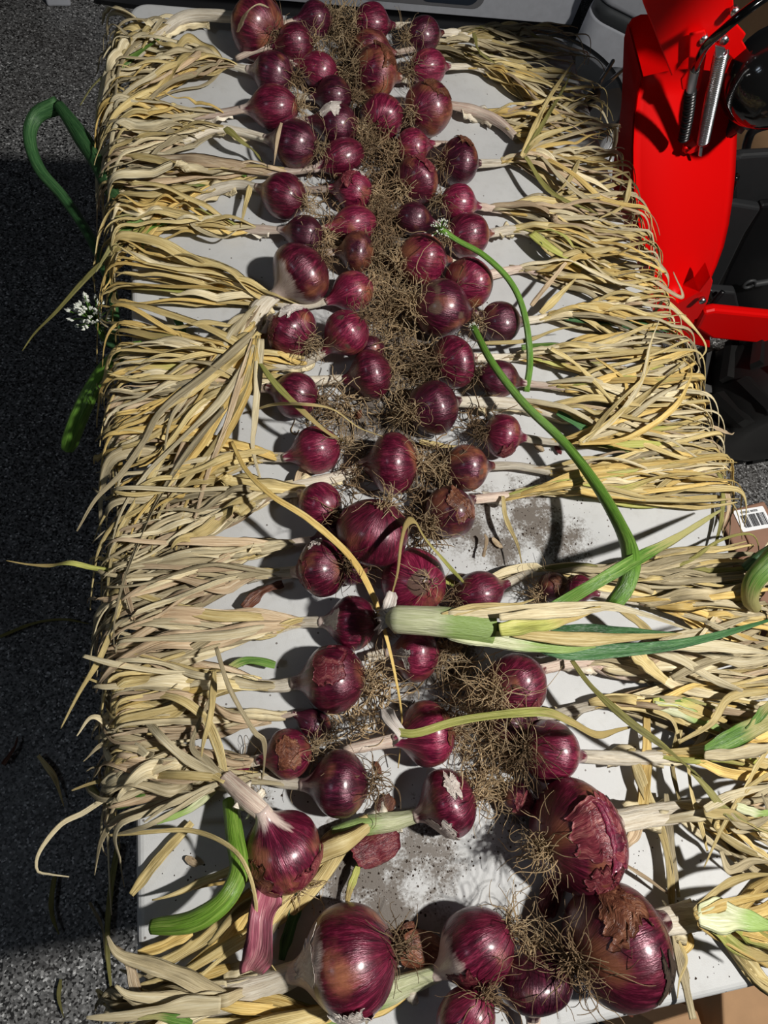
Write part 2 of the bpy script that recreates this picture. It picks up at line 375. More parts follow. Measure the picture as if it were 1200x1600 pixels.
# ------------------------------------------------------------------ red onions
PROF = [(-1.0, 0.0), (-0.985, 0.13), (-0.95, 0.27), (-0.86, 0.47), (-0.72, 0.67), (-0.52, 0.85), (-0.28, 0.965), (0.0, 1.0), (0.25, 0.965),
        (0.46, 0.86), (0.64, 0.69), (0.78, 0.52), (0.90, 0.37), (1.02, 0.27), (1.16, 0.21), (1.32, 0.18)]
pt, pr = np.array(PROF).T
TT = np.concatenate([np.linspace(-1, -0.9, 5, endpoint=False), np.linspace(-0.9, 1.32, 28)])
PR = np.interp(TT, pt, pr); PR[1:-1] = PR[1:-1] * .5 + (PR[2:] + PR[:-2]) * .25

def onion_frame(axis):
    a = np.asarray(axis, float); a /= np.linalg.norm(a)
    u = np.cross(a, (0, 0, 1)); u /= np.linalg.norm(u) + 1e-9; v = np.cross(u, a); return a, u, v
def bulb_radius(t, th, seed):
    lob = 0.018 * math.sin(3 * th + seed) + 0.012 * math.sin(5 * th + seed * 1.7)
    return 1 + lob * max(0.0, 1 - t * t)

def build_bulb(c, axis, ra, rb, parent, mat, pale, brown, dirt, seed):
    a, u, v = onion_frame(axis); n, m = len(TT), 36
    V = np.zeros((n, m, 3)); sv = np.zeros((n, m, 3)); mk = np.zeros((n, m, 3))
    for i, t_ in enumerate(TT):
        for j in range(m):
            th = 2 * math.pi * j / m
            q = Vector((math.cos(th) * PR[i] * 1.4 + seed, math.sin(th) * PR[i] * 1.4, t_ * 1.4))
            nz = noise.noise(q); r = PR[i] * rb * (bulb_radius(t_, th, seed) + 0.035 * nz)
            V[i, j] = c + a * (t_ * ra) + (u * math.cos(th) + v * math.sin(th)) * r
            sv[i, j] = (math.cos(th) * 1.5 + seed, math.sin(th) * 1.5, t_ * 0.28)
            k2 = noise.noise(q * 1.3 + Vector((5, 1, seed)))
            k3 = noise.noise(q * 0.9 + Vector((1, 9, seed)))
            mk[i, j, 0] = max(0, (t_ - (1.05 - 0.80 * pale) + 0.35 * noise.noise(Vector((math.cos(th) * 2.2 + seed, math.sin(th) * 2.2, t_ * .5)))) * 1.7) + max(0, (k2 - 0.22)) * 1.0 * min(pale, .5)
            mk[i, j, 1] = min(1, max(0, (k3 + brown - 0.28) * 3))
            mk[i, j, 2] = min(1, max(0, (-0.84 - t_) * 4.5) + max(0, (k2 * -1 + dirt - 0.42) * 2.2))
    F = grid_faces(n, m)
    return link('bulb', V.reshape(-1, 3), F, mat, parent, sv.reshape(-1, 3), mk.reshape(-1, 3).clip(0, 1))

def build_flap(c, axis, ra, rb, parent, mat, seed, t0, t1, th0, th1, lift=0.10, name='torn_skin'):
    """a torn, lifting piece of outer skin that hugs the bulb"""
    a, u, v = onion_frame(axis); n, m = 22, 24; V = []; sv = []
    for k in (0, 1):
        for i in range(n):
            for j in range(m):
                fi, fj = i / (n - 1), j / (m - 1)
                e0 = 0.14 * noise.noise(Vector((fj * 3, seed, 1))) + 0.06 * noise.noise(Vector((fj * 13, seed, 1))); e1 = 0.16 * noise.noise(Vector((fj * 3, seed, 8))) + 0.07 * noise.noise(Vector((fj * 14, seed, 8)))
                g0 = 0.3 * noise.noise(Vector((fi * 3, seed, 3))) + 0.12 * noise.noise(Vector((fi * 12, seed, 3))); g1 = 0.35 * noise.noise(Vector((fi * 3, seed, 5))) + 0.12 * noise.noise(Vector((fi * 12, seed, 5)))
                tt = (t0 + e0) * (1 - fi) + (t1 + e1) * fi; th = (th0 + g0) * (1 - fj) + (th1 + g1) * fj
                edge = max(abs(fi - .5), abs(fj - .5)) * 2; tt = min(tt, 1.1)
                r = np.interp(tt, TT, PR) * rb * (bulb_radius(tt, th, seed * 0 + 1) + 0.016 + lift * 0.55 * max(0, edge - .62) ** 1.3 * 2 * (0.4 + noise.noise(Vector((fi * 3, fj * 3, seed))) ** 2 * 4))
                r += (0.0003 if k == 0 else -0.0003)
                V.append(c + a * tt * ra + (u * math.cos(th) + v * math.sin(th)) * r); sv.append((fj * 5 + seed, fi * 0.8, 0))
    nn = n * m; F = []
    q = grid_faces(n, m, closed=False); F += q; F += [[x + nn for x in f][::-1] for f in q]
    rim = [j for j in range(m)] + [i * m + m - 1 for i in range(1, n)] + [(n - 1) * m + j for j in range(m - 2, -1, -1)] + [i * m for i in range(n - 2, 0, -1)]
    F += [[rim[i], rim[(i + 1) % len(rim)], rim[(i + 1) % len(rim)] + nn, rim[i] + nn] for i in range(len(rim))]
    return link(name, V, F, mat, parent, sv, np.zeros((len(V), 3)))

def build_roots(base, d, parent, n, length, seed, mat, spread=0.8, r0=0.0012):
    r = np.random.default_rng(seed); parts = []; SV = []; d = np.asarray(d, float); d /= np.linalg.norm(d)
    for k in range(n):
        q = d + r.normal(0, spread, 3); q /= np.linalg.norm(q); p = base + r.normal(0, 0.003 + r0, 3); L = length * r.uniform(0.4, 1.15); st = 10
        P = [p]; curl = r.normal(0, 1, 3)
        for i in range(st):
            curl = curl * 0.8 + r.normal(0, 1, 3) * 0.8
            q = q + curl * 0.42 + np.array([0, 0, -0.10]); q /= np.linalg.norm(q)
            p = p + q * L / st
            if p[2] < 0.0015: p = np.array([p[0], p[1], 0.0015 + r.random() * 0.002]); q[2] = abs(q[2]) * 0.3
            P.append(p)
        P = smooth_path(P[::1], 18); V, F, sv, _ = tube(P, np.linspace(r0 * 0.75, r0 * 0.28, len(P)), 3); parts.append((V, F)); SV.append(sv * .3 + r.uniform(0, 9, 3))
    V, F = join(parts)
    return link('roots', V, F, mat, parent, np.vstack(SV), np.zeros((len(V), 3)), kind='stuff')

def droop(P2, z, hang, drift=0.0):     # bends a flat path down where it leaves the table
    out = np.zeros((len(P2), 3)); fall = 0.0; outw = 0.0
    for i, (x, y) in enumerate(P2):
        e = 0.0
        if x < 0: e = -x; sgn = -1; ex = 0.0
        elif x > TW: e = x - TW; sgn = 1; ex = TW
        elif y < 0: e = -y
        if e > 0 and (x < 0 or x > TW):
            R_ = 0.012 + hang * 0.030
            o_ = R_ * (1 - math.exp(-e / R_)) + 0.10 * e * hang
            dz = max(0.0, e - R_ * (1 - math.exp(-e / R_)))
            out[i] = (ex + sgn * o_, y + drift * dz, z[i] - dz)
        elif e > 0:
            R_ = 0.03; o_ = R_ * (1 - math.exp(-e / R_)) + 0.1 * e
            out[i] = (x, -o_, z[i] - max(0, e - o_))
        else: out[i] = (x, y, z[i])
    return out

PALS = {'s': [STRAW] * 5 + [PALE] * 4 + [GOLD] * 3 + [GREY] * 2 + [PINK] * 2,
        'g': [GREY] * 5 + [STRAW] * 3 + [PALE] * 2 + [OLIVE],
        'p': [PALE] * 5 + [GREY] * 3 + [PINK] * 3 + [STRAW] * 2,
        'y': [GOLD] * 3 + [STRAW] * 4 + [PALE] * 2 + [LIME],
        'k': [PINK] * 4 + [PALE] * 3 + [STRAW] * 2}
def root_strands(centres, seed, h0=0.03):
    r = np.random.default_rng(seed); parts = []; SV = []
    for (px, py, n, s) in centres:
        for k in range(n):
            p = at(px + r.normal(0, s), py + r.normal(0, s), 0) + np.array([0, 0, .002 + abs(r.normal(0, h0 * .45))]); q = r.normal(0, 1, 3) * (1, 1, .4); q /= np.linalg.norm(q); P = [p]; curl = r.normal(0, 1, 3)
            L = r.uniform(.015, .05)
            for i in range(10):
                curl = curl * .8 + r.normal(0, 1, 3) * .8; q = q + curl * .45; q /= np.linalg.norm(q); p = p + q * L / 10; p = np.array([p[0], p[1], max(p[2], .0015)]); P.append(p)
            P = smooth_path(P, 18); V, F, sv, _ = tube(P, np.linspace(.0009, .0004, 18) * r.uniform(.6, 1.2), 3); parts.append((V, F)); SV.append(sv * .3 + r.uniform(0, 9, 3))
    V, F = join(parts); return V, F, np.vstack(SV)
def fan_leaf(P0, d0, target, parent, mat, w0, layer, over, lenf=1.0, wav=0.010):
    A = P0[:2]; B = np.asarray(target)[:2]; L = np.linalg.norm(B - A); dd = d0[:2] / (np.linalg.norm(d0[:2]) + 1e-9)
    c1 = A + dd * L * 0.16; dirv = (B - A) / (L + 1e-9); c2 = B - (dirv * .4 + np.array([np.sign(dirv[0]), 0]) * .6) * L * 0.30 if abs(dirv[0]) > .5 else B - dirv * L * .33
    n = 34; tt = np.linspace(0, 1, 60)[:, None]
    Q = A * (1 - tt) ** 3 + 3 * c1 * tt * (1 - tt) ** 2 + 3 * c2 * tt ** 2 * (1 - tt) + B * tt ** 3
    end = Q[-1] - Q[-2]; end = end / np.linalg.norm(end)
    if over > 0:
        ang = np.cumsum(nrg.normal(0, 0.05, 24)); e2 = [Q[-1]]
        for a_ in ang:
            e2.append(e2[-1] + np.array([end[0] * math.cos(a_) - end[1] * math.sin(a_), end[0] * math.sin(a_) + end[1] * math.cos(a_)]) * over / 24)
        Q = np.vstack([Q, e2[1:]])
    Ls = np.r_[0, np.cumsum(np.linalg.norm(np.diff(Q, axis=0), axis=1))]; s = np.linspace(0, Ls[-1] * lenf, n)
    Q = np.stack([np.interp(s, Ls, Q[:, k]) for k in range(2)], 1)
    t_ = np.linspace(0, 1, n); T2 = np.gradient(Q, axis=0); T2 /= np.linalg.norm(T2, axis=1)[:, None] + 1e-9
    Q = Q + np.stack([-T2[:, 1], T2[:, 0]], 1) * (wob(n, wav, 2) * np.clip(t_ * 4, 0, 1))[:, None]
    z = P0[2] * np.clip(1 - t_ * 5, 0, 1) + (1 - np.clip(1 - t_ * 5, 0, 1)) * (layer + np.abs(wob(n, 0.006)))
    P = droop(Q, z, nrg.random(), nrg.uniform(-1.1, .5))
    tw = wob(n, 0.45, 3) + (np.clip((t_ - nrg.uniform(0.2, 0.9)) * 12, 0, 1) * math.pi if nrg.random() < 0.22 else 0)
    V, F, sv, mk = ribbon(P, leaf_width(n, w0, .45), nrg.uniform(-0.7, 0.7), tw, roll=nrg.uniform(-0.3, 0.3))
    return link('leaf', V, F, mat, parent, sv, mk)

# label, centre x, y, half width, half height (places in the photograph, 1200 x 1600), stem points, leaves, leaf targets (x, y, half spread), options
O = []
def on(label, cx, cy, rx, ry, stem=(), n=0, tgt=None, **k): O.append(dict(label=label, cx=cx, cy=cy, rx=rx, ry=ry, stem=stem, n=n, tgt=tgt, **k))
L_, R_ = -1, 1
# --- two columns left of the root aisle, from the far end to the near end
on('large red onion with brown peeling skin in the far left corner', 402, 44, 40, 44, [(345, 17), (290, 28), (235, 68), (205, 95)], 12, (140, 110, 60), brown=.5, pale=.35, sw=1.5, pal='g', flap=[(PEELB, -.2, .9, .3, 1.7)])
on('small dark red onion with dangling roots at the far table end, left of centre', 492, 31, 28, 25, (), 0, side=L_, m=2, rootdir=(.6, -.5, .3))
on('small shiny red onion just behind the row of three at the far left', 460, 69, 30, 28, (), 0, side=L_, m=0)
on('dark glossy red onion with two white highlights and a pale sheath on its left', 427, 116, 34, 31, [(385, 108), (345, 98), (325, 94)], 15, (165, 150, 55), m=2, pal='s', pale=.5)
on('bright magenta onion with a strong highlight, between two darker ones at the far end', 498, 110, 31, 25, (), 0, side=L_, m=1)
on('red onion with a pinkish white neck, third in the outer left column', 427, 168, 40, 31, [(375, 171), (330, 180), (285, 184)], 13, (165, 190, 30), pale=.4, m=0, pal='s', sw=1.1)
on('plum red onion half hidden behind the one with a white torn patch', 521, 150, 29, 27, [(475, 152), (455, 152)], 0, m=2)
on('red onion with a white torn patch of skin on top', 525, 195, 36, 30, (), 0, side=L_, m=2, flap=[(PEEL, -.1, .7, .9, 2.0)])
on('dark purple onion with a small star highlight, fourth in the outer left column', 460, 226, 40, 35, [(412, 216), (370, 205), (330, 203), (285, 222)], 13, (160, 250, 35), m=2, pale=.35, sw=1.2, pal='p')
on('purple onion whose long straight neck points left over the gap', 534, 246, 38, 27, [(496, 262), (455, 268), (410, 270), (385, 272)], 9, (165, 285, 25), m=0, pale=.25, pal='s')
on('red onion among tangled roots, torn pink and white at its right side', 552, 298, 31, 29, (), 0, side=L_, m=1, flap=[(PEEL, -.5, .0, .6, 1.2), (PEELR, -.1, .5, 1.3, 2.2)])
on('smooth red onion with a thick white curved neck reaching left', 443, 306, 38, 33, [(402, 293), (370, 288), (325, 300), (285, 322), (245, 338)], 12, (175, 365, 45), m=0, brown=.25, pale=.3, sw=1.35, pal='y')
on('pinkish onion covered by a net of fine roots', 553, 350, 38, 26, (), 0, side=L_, m=1, brown=.3)
on('dark red onion above the big veined one, its white neck lying left', 475, 366, 32, 27, [(440, 360), (395, 358), (355, 352)], 11, (190, 350, 30), m=2, pale=.3, sw=1.2, pal='y')
on('brownish red onion buried in roots beside the aisle', 558, 394, 28, 31, (), 0, side=L_, m=2, brown=.6, dirt=.25)
on('big onion with green and white veined skin and a thick neck bent downwards', 470, 429, 43, 48, [(430, 462), (408, 480), (396, 505), (398, 525)], 17, (215, 720, 130), m=0, brown=.2, pale=1.0, sw=1.7, pal='s', olive=1)
on('oval magenta onion right of the big veined one', 550, 456, 35, 30, [(515, 470), (470, 478), (405, 470)], 11, (190, 425, 40), m=1, pal='y', brown=.15)
on('red onion with torn white flakes beside the thick bent neck', 456, 519, 37, 41, [(425, 500), (400, 545), (390, 560)], 11, (205, 640, 60), m=0, pale=.4, flap=[(PEEL, -.2, .5, .9, 1.8), (PEELR, .0, .8, 2.0, 2.8)], pal='y')
on('dull red onion whose pinkish neck points down left', 541, 521, 37, 35, [(508, 548), (470, 568), (430, 572), (400, 572)], 9, (200, 545, 30), m=1, pale=.15, dirt=.2, sw=1.2, pal='y')
on('small dark onion partly hidden behind the round one below the root tangle', 578, 545, 24, 20, (), 0, side=L_, m=2, low=1)
on('round glossy red onion right below the root tangle', 579, 585, 34, 38, [(545, 592), (500, 594), (410, 600)], 8, (205, 620, 30), m=0, pal='s')
on('red onion with raised ribs under an arching tan leaf', 462, 617, 38, 35, [(425, 608), (400, 606)], 9, (200, 670, 40), m=0, pale=.2, pal='s')
on('round red striped onion with a short pink neck pointing left', 493, 703, 40, 36, [(452, 713), (425, 714), (400, 716)], 9, (195, 760, 55), m=1, pale=.12, pal='s')
on('shiny round onion whose long tan neck runs down to the left', 614, 725, 41, 47, [(572, 726), (545, 740), (500, 752), (440, 762), (400, 772)], 10, (175, 830, 50), m=0, pale=.3, sw=1.1, pal='p', brown=.1)
on('magenta onion with pale sheath below the striped one', 500, 788, 37, 33, [(462, 768), (430, 775), (400, 790)], 10, (175, 870, 45), m=1, pale=.35, pal='p')
on('dark onion squeezed between the largest middle onion and the magenta one', 522, 836, 30, 26, [(480, 846), (440, 852), (405, 862)], 9, (170, 900, 35), m=2, pal='p', low=1)
on('largest onion in the middle of the table, roots facing the camera', 583, 833, 54, 56, (), 0, axis=(-.25, -.5, -.85), m=0, rootn=30, rootlen=.035)
on('onion with flaking white skin lying left of the hanging yellow leaf', 503, 888, 40, 44, [(460, 894), (425, 896), (385, 906)], 13, (170, 940, 55), m=0, pale=.55, flap=[(PEEL, -.3, .1, .5, .9), (PEELR, .1, .9, 1.5, 2.5)], pal='p')
on('dark onion just behind the hanging yellow leaf', 548, 884, 28, 30, (), 0, side=L_, m=2, low=1)
on('round onion at the middle with root scar facing up, crossed by a folded pale leaf', 646, 908, 50, 50, (), 0, axis=(-.1, .35, -.9), m=1, rootn=14, rootlen=.03, brown=.2)
on('smooth onion with white shreds at its left neck, left of the hanging yellow leaf', 550, 973, 40, 41, [(510, 972), (470, 972), (425, 985)], 13, (165, 1010, 50), m=0, pale=.4, pal='p', flap=[(PEEL, .5, 1.1, 1.2, 2.1)])
on('onion with a white patch and blunt pale neck, right of the hanging yellow leaf', 650, 1022, 37, 41, [(612, 1020), (575, 1026)], 0, m=1, pale=.5, brown=.2, flap=[(PEEL, .3, .9, 1.5, 2.2)])
on('large onion with a peeled copper patch in the lower left group', 521, 1060, 52, 51, [(468, 1066), (430, 1072), (385, 1065)], 13, (165, 1075, 45), m=0, pale=.15, flap=[(PEELR, -.6, .4, .7, 1.9)], pal='s')
on('small dim onion tucked behind the copper one in the lower left group', 490, 1130, 30, 21, [(460, 1116), (420, 1122)], 9, (175, 1130, 40), m=2, low=1, pal='k')
on('small copper red onion beside a standing tan leaf, lower left', 450, 1178, 38, 37, [(414, 1186), (385, 1192)], 8, (160, 1185, 40), m=1, brown=.3, pale=.1, pal='p', flap=[(PEELB, -.5, .4, .9, 2.2)])
on('tiny pink onion peeping out of the leaves at the lower left', 376, 1196, 17, 12, [(355, 1192)], 5, (170, 1220, 25), m=1, pale=.5, low=1, pal='p')
on('round dark onion on a cream neck at the lower left', 530, 1225, 47, 49, [(484, 1226), (440, 1222), (402, 1212)], 6, (150, 1240, 40), m=2, pale=.45, pal='p')
on('big onion with cracked skin beside the thick green stalk', 441, 1330, 59, 66, [(412, 1272), (385, 1248), (350, 1215)], 4, (150, 1205, 40), m=0, pale=.45, sw=1.5, pal='p', zneck=.05, flap=[(PEELR, -.9, -.1, .4, 1.6), (PEELB, -.5, .5, 2.2, 3.0)], brown=.2)
on('onion with a long green and white neck bent towards the lower left', 700, 1254, 44, 51, [(658, 1272), (615, 1284), (560, 1292), (520, 1305)], 3, (400, 1400, 50), m=0, pale=.35, sw=1.5, pal='y', greenneck=1, flap=[(PEEL, .1, .9, 2.0, 2.9), (PEEL, -.6, -.2, .6, 1.4)])
on('huge onion at the bottom with a broad white torn sheath', 545, 1499, 77, 78, [(470, 1518), (410, 1540), (350, 1556), (290, 1570)], 5, (150, 1560, 50), m=0, pale=1.25, sw=1.9, pal='p', flap=[(PEEL, -.35, .35, 2.2, 3.0), (PEEL, .45, 1.05, .6, 1.6)])
on('onion with a silvery white veined cheek at the bottom centre', 744, 1484, 54, 64, [(695, 1512), (640, 1535), (575, 1560), (500, 1585)], 3, (250, 1600, 40), m=0, pale=1.15, sw=1.9, pal='y', greenneck=1, flap=[(PEELR, .1, .9, 1.6, 2.7)])
on('smooth dark pointed onion at the bottom, its neck towards the camera', 831, 1530, 47, 58, [(832, 1592), (833, 1625)], 0, m=2, rootdir=(0, .8, .3))
on('onion cut off by the bottom edge of the photograph', 727, 1592, 56, 42, [(690, 1640)], 0, m=1, pale=.2)
# --- two columns right of the aisle
on('red onion at the far end right of the root aisle, glossy spot on top', 581, 37, 31, 27, [(615, 40), (650, 38)], 0, m=0)
on('small onion with a cracked top at the far right end', 662, 55, 30, 25, [(692, 52), (715, 51), (740, 55)], 9, (860, 85, 25), m=2, sw=1.2, pal='g')
on('onion with papery brown top behind the tall dull one', 581, 74, 31, 24, [(618, 84), (665, 74), (705, 76)], 8, (850, 130, 25), m=0, brown=.6, pal='g')
on('tall dull onion with a dark mottled top, second row right of the aisle', 587, 114, 35, 38, [(625, 122), (640, 126)], 0, m=0, brown=.5, dirt=.25, flap=[(PEELB, -.3, .6, .9, 2.2)])
on('smooth magenta onion beside a fan of tan leaves at the far right', 669, 106, 33, 26, [(702, 104), (735, 104), (765, 112)], 10, (885, 170, 35), m=1, pal='s')
on('rosy striped onion in the middle of the far aisle', 597, 183, 33, 32, (), 0, axis=(.35, .75, -.1), m=1, pale=.15)
on('onion with brown cap and a thick white shredded neck', 669, 170, 39, 38, [(705, 160), (740, 172), (780, 190), (806, 214)], 9, (915, 195, 35), m=0, brown=.5, pale=.3, sw=1.6, pal='s', flap=[(PEEL, .3, 1.0, 1.3, 2.2), (PEELB, -.4, .5, 1.0, 2.0)])
on('onion nearly hidden under a fringe of roots, right of the aisle', 645, 230, 28, 26, (), 0, side=R_, m=1, brown=.3, rootn=40)
on('oval purple onion with a square tan scrap stuck on its top', 717, 254, 31, 34, [(748, 256), (785, 254), (812, 246)], 12, (975, 290, 55), m=2, pal='s', flap=[(PEELB, -.3, .25, 1.6, 2.4)])
on('onion with a papery white tip touching the oval purple one', 651, 282, 31, 35, [(684, 258), (695, 254)], 0, m=0, brown=.3, flap=[(PEELR, -.2, .6, 1.0, 2.0)])
on('small magenta onion stuck to the one below it, outer right column', 716, 318, 30, 28, [(747, 322), (785, 328)], 12, (990, 350, 45), m=1, pal='s')
on('dark onion beside the small white flower head', 646, 342, 31, 24, (), 0, side=R_, m=2)
on('broad dark magenta onion behind the green flower stalk', 731, 368, 38, 33, [(772, 364), (805, 358), (830, 366)], 12, (1010, 425, 45), m=0, pale=.2, sw=1.2, pal='y')
on('copper and red onion with a strong highlight, right of the aisle', 660, 406, 41, 38, [(703, 408), (715, 412)], 0, m=1, brown=.45)
on('brownish pink onion with a wrinkled spot beside the flower stalk', 733, 442, 38, 38, [(765, 428), (810, 420), (840, 425)], 9, (1025, 450, 40), m=1, brown=.35, pal='s')
on('big dark onion smeared with soil, right of the aisle', 690, 482, 47, 43, (), 0, side=R_, m=2, dirt=.45, rootn=60, rootlen=.05)
on('maroon onion beside the flower stalk with a frayed white neck', 782, 504, 35, 31, [(818, 502), (845, 498), (870, 492)], 11, (1070, 520, 45), m=2, pale=.2, pal='s')
on('plum onion touching the largest bundle of pale roots', 708, 567, 34, 40, [(745, 558), (790, 560), (830, 556)], 9, (1075, 560, 40), m=0, pale=.2, rootn=70, rootlen=.055, rootdir=(-1, -.1, .5))
on('small onion with pinkish neck right of the flower stalk', 779, 592, 36, 28, [(815, 598), (850, 602), (890, 606)], 12, (1095, 620, 50), m=2, pale=.2, pal='y')
on('very dark onion with a fat pink and white striped neck pointing right', 677, 637, 42, 41, [(718, 626), (765, 628), (810, 632), (870, 646)], 11, (1100, 690, 40), m=2, pale=.1, sw=1.5, pal='s', rootn=60)
on('little round onion with a cracked lower skin at the right', 785, 680, 31, 33, [(816, 684), (860, 690), (905, 694)], 10, (1110, 640, 60), m=1, pale=.15, pal='y', sw=.85, flap=[(PEELR, -.3, .5, -.2, .6)])
on('onion mottled brown and purple with a pinkish neck', 729, 731, 37, 36, [(768, 728), (810, 728), (870, 740)], 10, (1125, 725, 40), m=2, brown=.6, dirt=.35, sw=.9, pal='s', rootn=55)
on('lumpy dark onion with flaking skin, nearest of the tight right group', 704, 800, 41, 40, [(742, 778), (790, 774), (835, 770)], 11, (1120, 762, 28), m=2, brown=.4, dirt=.3, pale=.1, pal='y', sw=1.1, rootn=55, flap=[(PEELB, -.5, .3, .8, 2.0)])
on('plain oval red onion right of the scarred one, above the green stalk', 750, 926, 42, 33, [(792, 912), (830, 896), (880, 892)], 7, (1120, 905, 30), m=0, pal='g', sw=.9)
on('shrivelled onion with dark loose skin above the green stalk', 866, 918, 26, 24, [(900, 905), (930, 905)], 6, (1130, 900, 30), m=2, brown=.5, flap=[(PEELB, -.4, .6, .3, 2.0)], pal='g')
on('small onion under the pale green leaf next to the shrivelled one', 906, 920, 24, 21, [(940, 930), (985, 938), (1025, 946)], 9, (1215, 960, 45), m=0, low=1, pal='s')
on('large shiny onion with long pale roots, right of the dirty patch', 808, 1068, 51, 46, [(855, 1040), (912, 1034), (955, 1050), (998, 1058)], 10, (1215, 1050, 60), m=0, pale=.2, brown=.1, sw=1.3, rootn=90, rootlen=.062, rootdir=(-1, .1, .5), rootm=ROOT, pal='p', flap=[(PEELR, -.8, -.1, -.2, .7)])
on('dark onion wedged between two big shiny ones at the right', 797, 1130, 34, 26, [(850, 1122), (905, 1108), (960, 1094), (1015, 1098)], 10, (1215, 1110, 60), m=2, low=1, pal='s', sw=1.2)
on('onion crossed by a long pale green leaf, centre', 667, 1147, 44, 49, (), 0, side=L_, m=1, rootdir=(.8, -.5, .2), rootn=70, rootlen=.055, pale=.15, flap=[(PEELB, -.9, -.4, .8, 2.0)])
on('bright striped magenta onion with a long white neck pointing right', 861, 1174, 48, 46, [(910, 1182), (960, 1184), (1010, 1184), (1060, 1182), (1100, 1174)], 9, (1215, 1150, 60), m=1, pale=.15, sw=1.35, rootn=90, rootlen=.06, rootdir=(-1, -.1, .3), pal='y')
on('little dark bulb hiding left of the cracked giant', 812, 1250, 28, 24, (), 0, side=R_, m=2, low=1, flap=[(PEELR, -.6, .5, .6, 2.0)])
on('giant onion with burst and crumpled shiny skin at the lower right', 902, 1307, 68, 82, [(968, 1284), (1015, 1276), (1060, 1270), (1110, 1264)], 12, (1215, 1290, 70), m=0, pale=.1, sw=1.6, pal='s', rootn=60, rootlen=.05, flap=[(PEELR, -.75, .2, 1.2, 2.3), (SKIN[1], -.2, .7, 1.0, 2.2), (PEELR, -.6, .0, .5, 1.0)], brown=.15)
on('giant onion with a dark rotten spot at the bottom right corner', 964, 1475, 83, 87, [(1042, 1436), (1080, 1434), (1125, 1434)], 10, (1215, 1450, 70), m=0, pale=.05, dirt=.0, sw=1.7, brown=.35, pal='y', rootn=80, rootlen=.06, rootdir=(-.8, -.3, .7), flap=[(PEELB, -.7, .1, 1.9, 2.7)], spot=1)

# places: each bulb rests on the table (or, where they crowd, on its neighbours)
M_ = len(O); cen = np.zeros((M_, 3)); rad = np.zeros(M_)
for i, q in enumerate(O):
    z = 0.03
    for _ in range(4):
        p = at(q['cx'], q['cy'], z); dd = depth(p); rb = q['ry'] * dd / FPX; z = rb * 0.985
    if q.get('low'): z = rb * 0.97
    cen[i] = at(q['cx'], q['cy'], z); rad[i] = 0.5 * (q['rx'] + q['ry']) * dd / FPX
cen0 = cen.copy(); rays_ = np.array([CAMP - c for c in cen]); rays_ /= np.linalg.norm(rays_, axis=1)[:, None]
for it in range(160):
    for i in range(M_):
        for j in range(i + 1, M_):
            d = cen[j] - cen[i]; L = np.linalg.norm(d); mn = (rad[i] + rad[j]) * 0.93
            if L < mn:
                up = (cen[i][2] > cen[j][2]); k = (mn - L) * 0.5; n_ = d / (L + 1e-9)
                cen[i] -= n_ * k * 0.5; cen[j] += n_ * k * 0.5
                a_, b_ = (j, i) if O[i].get('low') or (O[j]['cy'] > O[i]['cy'] and not O[j].get('low')) else (i, j)
                cen[a_] += rays_[a_] * k * 0.6
    for i in range(M_):               # stay where the photograph has them, and on the table
        off = cen[i] - cen0[i]; side_ = off - rays_[i] * (off @ rays_[i]); cen[i] -= side_ * 0.30
        zmin = rad[i] * 0.97
        if cen[i][2] < zmin: cen[i][2] = zmin
        elif it < 120: cen[i][2] -= min(0.0012, cen[i][2] - zmin)

